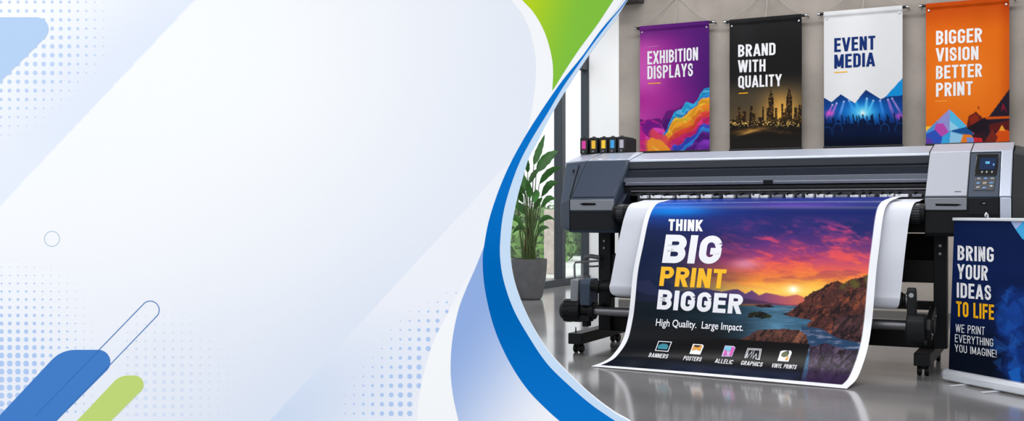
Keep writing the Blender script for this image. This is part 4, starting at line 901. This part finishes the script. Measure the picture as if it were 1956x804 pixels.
def font_line(txt, bl, br, hgt, to3d, m, parent):
    c = bpy.data.curves.new('line', 'FONT'); c.body = txt; c.offset = .008; o = bpy.data.objects.new('line', c); COL.objects.link(o)
    me = bpy.data.meshes.new_from_object(o.evaluated_get(bpy.context.evaluated_depsgraph_get())); bpy.data.objects.remove(o)
    xs_ = [v.co.x for v in me.vertices]; L = max(xs_); k = hgt/.69
    vs = []
    for v in me.vertices:
        a = v.co.x/L; vs.append(to3d(bl[0]+(br[0]-bl[0])*a+v.co.y*k*.12, bl[1]+(br[1]-bl[1])*a-v.co.y*k))
    fs = sorted((min(xs_[i] for i in p.vertices), max(xs_[i] for i in p.vertices), tuple(p.vertices)) for p in me.polygons)
    bpy.data.meshes.remove(me); groups = [[]]; end = fs[0][1]
    for a, b, f in fs:
        if a-end > .17: groups.append([])
        groups[-1].append(f); end = max(end, b)
    for g in groups:
        used = sorted({i for f in g for i in f}); at = {i: n for n, i in enumerate(used)}
        MB().add([vs[i] for i in used], [tuple(at[i] for i in f) for f in g]).build('lettering', m, parent)
font_line('High Quality.  Large Impact.', (1251.5, 622), (1419, 632), 13.5, on_print, M_lp, sp_)
for txt, bl, br, h in [('BANNERS', (1238.5, 682), (1274.5, 685), 8), ('POSTERS', (1304.5, 688), (1338.5, 690.5), 8), ('ALLELIC', (1365, 693), (1398.5, 696), 8), ('GRAPHICS', (1414.5, 697), (1455, 700.5), 8), ('VINYL PRINTS', (1473, 702), (1520, 705.5), 8)]:
    lettering('lettering', txt, bl, br, (bl[0]+3.2, bl[1]-h), on_print, M_lp, sp_, .5, .13, .14)
def pic(name, poly, m, lift):
    lift = {.0016: .0016, .0018: .004, .002: .005, .0023: .007, .0024: .007}[lift]
    return flat(name, [poly], lambda u, v: on_print(u, v, lift), m, sp_)
def frame_icon(q, m, wd=1.3):
    return flat('service_icon', ribbon(q+[q[0]], wd), lambda u, v: on_print(u, v, .0022), m, sp_)
M_k = mat('icon_ink_black', (14, 16, 18), .5); M_tl = mat('icon_teal', (30, 126, 146), .5); M_or = mat('icon_amber', (222, 152, 40), .5); M_pk = mat('icon_pink', (206, 60, 170), .5); M_sb = mat('icon_sky', (110, 186, 214), .5); M_li = mat('icon_lilac', (196, 170, 214), .5); M_gn = mat('icon_olive', (88, 96, 50), .5)
frame_icon([(1258.5, 652), (1283, 653.5), (1276, 671.5), (1252, 669.5)], M_lp); pic('service_icon', [(1258, 660), (1266, 656.5), (1275, 658), (1277, 663), (1274, 668), (1258, 667), (1256, 664)], M_tl, .0018)
pic('service_icon', [(1324, 657), (1342, 658), (1344.5, 661), (1337.5, 677.5), (1317, 676)], M_lp, .0016); pic('service_icon', [(1326, 659), (1342, 660), (1338, 671), (1330, 668), (1321, 670)], M_or, .002); pic('service_icon', [(1327, 659.5), (1340, 660.5), (1334, 664), (1327, 663)], M_k, .0024)
pic('service_icon', [(1385, 660), (1402, 661), (1405, 664), (1398, 681.5), (1378, 681)], M_li, .0016); pic('service_icon', [(1386, 662), (1398, 662.5), (1395, 671), (1383, 670)], M_sb, .002); pic('service_icon', [(1399, 663), (1403.5, 665), (1397, 680), (1393, 680)], M_pk, .002); pic('service_icon', [(1382, 679), (1387, 667), (1389, 679)], M_pk, .0024)
frame_icon([(1428.5, 665.5), (1454.5, 667), (1451, 687), (1449, 686), (1452, 669), (1430.5, 668), (1424, 684), (1422.5, 683)], M_lp, .9)
flat('service_icon', ribbon([(1424, 684), (1429, 675), (1427, 684), (1437, 671), (1434, 684), (1441, 670), (1438, 685), (1445, 676), (1444, 686), (1451, 687)], 1.2), lambda u, v: on_print(u, v, .0022), M_lp, sp_)
pic('service_icon', [(1491, 671), (1497, 669.5), (1511, 670), (1512.5, 674), (1506, 691), (1485, 689.5)], M_lp, .0016); pic('service_icon', [(1494, 675), (1501, 671), (1508, 674), (1505, 680), (1498, 683), (1492, 680)], M_gn, .002); pic('service_icon', [(1499, 688), (1505, 681), (1507, 682), (1504, 689)], M_or, .002); pic('service_icon', [(1503, 671), (1508, 671), (1505, 677)], M_k, .0023)

# ================================================================== ROLL-UP BANNER
A0 = atZ(1800, 728, 0); B0 = atZ(1953, 758.5, 0); A0.z = B0.z = 0
ex = (B0-A0).normalized(); ey = Vector((ex.y, -ex.x, 0)); ey = -ey if ey.y < 0 else ey      # ey points away from the viewer
Wd = (B0-A0).length+.02
ru = thing('roll_up_banner', 'navy roll-up banner reading BRING YOUR IDEAS TO LIFE on a silver base', 'roll-up banner', A0)
lean = .05
def rp(a, b, z): return A0+ex*a+ey*b+Zv*z
def rup(u, v):     # onto the leaning fabric
    n = (ey*1.0+Zv*(-lean)).normalized(); return atP(u, v, rp(0, .035, .05), n)
M_alu = mat('brushed_aluminium', (208, 211, 218), .36, metal=.4)
ring = [(0, .012), (0, .05), (.012, .068), (.045, .072), (.07, .06), (.08, .03), (.07, .008), (.02, .004)]
MB().loft([[rp(a, b, z) for b, z in ring] for a in (-.0, Wd)]).build('base_housing', M_alu, ru, bev=.004)
for a in (-.006, Wd): MB().loft([[rp(q, b+(b-.04)*.06, z+(z-.036)*.06) for b, z in ring] for q in (a, a+.006)]).build('end_cap', mat('end_cap_grey', (150, 152, 156), .4, metal=.5), ru, bev=.002)
for a in (.16, Wd-.2):
    MB().loft([[rp(a+p, b, z) for p, z in ((-.016, 0), (.016, 0), (.016, .006), (-.016, .006))] for b in (-.10, .12)]).build('stabiliser_foot', M_alu, ru, bev=.002)
p_tl = rup(1812, 420); ztop = p_tl.z; aL = (p_tl-A0).dot(ex)
M_fab = printmat('roll_up_print', .5, .06)
zb = .062; s, q = np.meshgrid(np.linspace(0, 1, 150), np.linspace(0, 1, 300))
def rpl(a, z): return rp(a, .035+(z-.05)*lean, z)
a0, a1 = .012, Wd-.012
o = np.array(A0); P = o+np.array(ex)*(a0+(a1-a0)*s)[..., None]+np.array(ey)*(.035+(ztop+(zb-ztop)*q-.05)*lean)[..., None]+np.array(Zv)*(ztop+(zb-ztop)*q)[..., None]
def paint_roll(U, V, s, q):
    A = ramp(q, [(0, (6, 26, 70)), (.3, (7, 28, 76)), (.65, (6, 22, 62)), (.85, (2, 10, 28)), (1, (2, 9, 26))])
    rr = random.Random(12)
    def P_(poly, c, a=1.):
        nonlocal A
        A = mixc(A, c, inside(U, V, poly)*a)
    P_([(1928, 419), (1960, 419), (1960, 462), (1952, 455), (1940, 438)], (66, 166, 222)); P_([(1929, 419), (1956, 421), (1940, 438)], (164, 178, 220)); P_([(1938, 420), (1958, 421), (1946, 424)], (226, 150, 80))
    fo = ss(1890, 1935, U)*ss(540, 570, V)*ss(760, 690, V); A = mixc(A, (22, 62, 150), fo*.55)
    for _ in range(46):
        x = rr.uniform(1905, 1962); y = rr.uniform(545, 728); r = rr.uniform(9, 24); a = rr.uniform(0, 6.3)
        if x < 1895+abs(y-650)*.28: continue
        c = rr.choice([(26, 84, 176), (18, 60, 144), (36, 104, 190), (12, 40, 110), (20, 70, 160)])
        P_([(x+r*math.cos(a+k*2.1)*rr.uniform(.7, 1.1), y+r*math.sin(a+k*2.1)*rr.uniform(.7, 1.2)) for k in range(3)], c, .32)
    P_([(1898, 602), (1915, 579), (1924, 588), (1938, 572), (1950, 590), (1955, 620), (1920, 640), (1905, 628)], (24, 76, 166), .45)
    P_([(1925, 710), (1948, 700), (1950, 742), (1938, 738)], (22, 92, 180), .9)
    return A
Uq, Vq = art_xy(P); grid_print('fabric', P, lin(paint_roll(Uq, Vq, s, q)), M_fab, ru)
MB().loft([[rpl(a, z)+ey*b for b, z in ((-.011, ztop-.004), (-.011, ztop+.014), (.011, ztop+.014), (.011, ztop-.004))] for a in (a0-.006, a1+.006)]).build('top_rail', M_alu, ru, bev=.003)
mid = (a0+a1)/2
MB().path([rp(mid, .07, .05), rp(mid, .07+.45*lean, .5), rp(mid, .05+ztop*lean, ztop+.005)], .008, 10).build('support_pole', M_alu, ru, smooth=50)
hk = rpl(a0+.26*(a1-a0)*1.55, ztop+.02)
MB().path([hk+ey*.0, hk+Zv*.012, hk+Zv*.02+ey*.008, hk+Zv*.012+ey*.018, hk+ey*.02-Zv*.004], .006, 8).build('pole_hook', M_chrome, ru, smooth=60)
nr = -(ey-Zv*lean).normalized()
def rlet(u, v): return rup(u, v)+nr*.002+nr*.0
def onfab(u, v):
    n = (ey-Zv*lean).normalized(); return atP(u, v, rpl(0, .5), n)-n*.0016
for txt, bl, br, tl, m, w_, t_ in [('BRING', (1829.5, 497), (1898.5, 500.5), (1829.5, 468.5), M_let, .46, .16), ('YOUR', (1829, 532.5), (1887, 536), (1829.5, 504), M_let, .46, .16), ('IDEAS', (1828, 568), (1893.5, 573.5), (1828, 539.5), M_let, .46, .16), ('TO LIFE', (1827, 604), (1899, 611), (1827, 575), M_yel, .46, .16),
        ('WE PRINT', (1825.5, 634), (1881, 640), (1826, 618.5), M_let, .5, .1), ('EVERYTHING', (1824.5, 653), (1897.5, 662), (1824.5, 638), M_let, .5, .1), ('YOU IMAGINE!', (1824.5, 671.5), (1904, 683), (1824, 657), M_let, .5, .1)]:
    lettering('lettering', txt, bl, br, tl, onfab, m, ru, w_, t_, .1 if w_ < .5 else .14)

# ================================================================== POTTED PLANT
pp = atZ(1010, 571, 0); pp.z = 0
pl_ = thing('potted_plant', 'tall green leafy plant in a round grey concrete pot by the window', 'plant', pp)
dpt = (pp-CAM).dot(Fv); k_ = dpt/FL
ph_ = (571-494)*k_; rp_ = 35*k_
pot = MB().lathe(pp, [(rp_*.6, 0), (rp_*.7, .012), (rp_*.76, .04), (rp_*.93, ph_*.5), (rp_*.99, ph_*.8), (rp_, ph_-.02), (rp_, ph_), (rp_*.93, ph_), (rp_*.92, ph_-.05)]).build('pot', mat('pot_concrete', (92, 92, 95), .75, noise=.15, nscale=9), pl_, smooth=35)
MB().lathe(pp, [(0.001, ph_-.045), (rp_*.93, ph_-.04), (rp_*.93, ph_-.07), (0.001, ph_-.07)]).build('soil', mat('soil', (48, 38, 30), .95, noise=.3, nscale=40), pl_)
M_stem = mat('plant_stem', (66, 86, 38), .6, noise=.2, nscale=6); M_pl = mat('plant_leaf', (52, 104, 40), .42, noise=.3, nscale=5, spec=.4); M_cane = mat('plant_cane_brown', (104, 78, 50), .8, noise=.25, nscale=12)
rp2 = random.Random(21)
def q3(u, v, y): return pp+Rv*((u-1010)*k_)+Zv*((571-v)*k_)+Fv*y
def leaf(base, tip, wd, droop, side, mb):
    base, tip = Vector(base), Vector(tip); d = tip-base; n = 9; L = d.length
    up = Zv if abs(d.normalized().z) < .9 else Rv
    sd = d.cross(side).normalized() if side is not None else d.cross(up).normalized()
    nm = sd.cross(d).normalized()
    rows = []
    for i in range(n+1):
        t = i/n; c = base+d*t+Zv*(droop*L*4*t*(1-t))
        w_ = wd*math.sin(math.pi*min(1, t**.75))**.85*(1 if t > .0 else 0)*(1+.07*(-1)**i)+.002
        rows.append([c-sd*w_+nm*w_*.28, c, c+sd*w_+nm*w_*.28])
    mb.add([p for r in rows for p in r], [(3*i+j, 3*i+j+1, 3*i+3+j+1, 3*i+3+j) for i in range(n) for j in (0, 1)])
specs = [((1019, 316), (1040, 258), 7.5, 0), ((1024, 330), (1066, 288), 12, .1), ((1030, 352), (1073, 320), 8, .12), ((1034, 376), (1066, 350), 8.5, .2), ((1032, 398), (1062, 383), 7, .25), ((1028, 430), (1062, 422), 6, .25),
         ((1008, 330), (1004, 296), 6, 0), ((1000, 345), (980, 300), 10, .1), ((1002, 372), (984, 340), 9, .12), ((1024, 362), (1020, 388), 9, .0), ((1000, 388), (976, 362), 8, .15), ((1004, 410), (974, 392), 8, .2), ((998, 430), (968, 420), 7, .25), ((1006, 440), (978, 448), 6, .25), ((1026, 446), (1050, 436), 5, .2), ((1012, 380), (1006, 344), 7, .05), ((1020, 400), (1036, 378), 6, .1), ((1010, 352), (1030, 322), 6, .1), ((990, 400), (960, 340), 10, .1), ((988, 360), (966, 310), 10, .1), ((1005, 365), (990, 322), 8, .05)]
for i, (b_, t_, wd, dr) in enumerate(specs):
    oy = rp2.uniform(-.14, .14); mb = MB(); leaf(q3(*b_, oy), q3(*t_, oy+rp2.uniform(-.1, .1)), wd*.82*k_, dr*1.25, Fv+Rv*rp2.uniform(-.5, .5), mb); mb.build('leaf', M_pl, pl_, smooth=60)
    root = q3(1010+rp2.uniform(-13, 13), 497, oy*.5); st = MB(); m_ = root.lerp(q3(*b_, oy), .55)+Rv*((1010-b_[0])*-.12*k_)
    st.path([root, root.lerp(m_, .5), m_, q3(*b_, oy)], [.011, .01, .008, .004], 8).build('stem', M_stem, pl_, smooth=60)
for i in range(4):
    x = 1003+i*4.6; st = MB(); st.path([q3(x, 500, rp2.uniform(-.06, .06)), q3(x+rp2.uniform(-2, 2), 455, 0), q3(x+rp2.uniform(-5, 5), 400, rp2.uniform(-.05, .05))], [.015, .011, .007], 9).build('stem', M_cane, pl_, smooth=60)
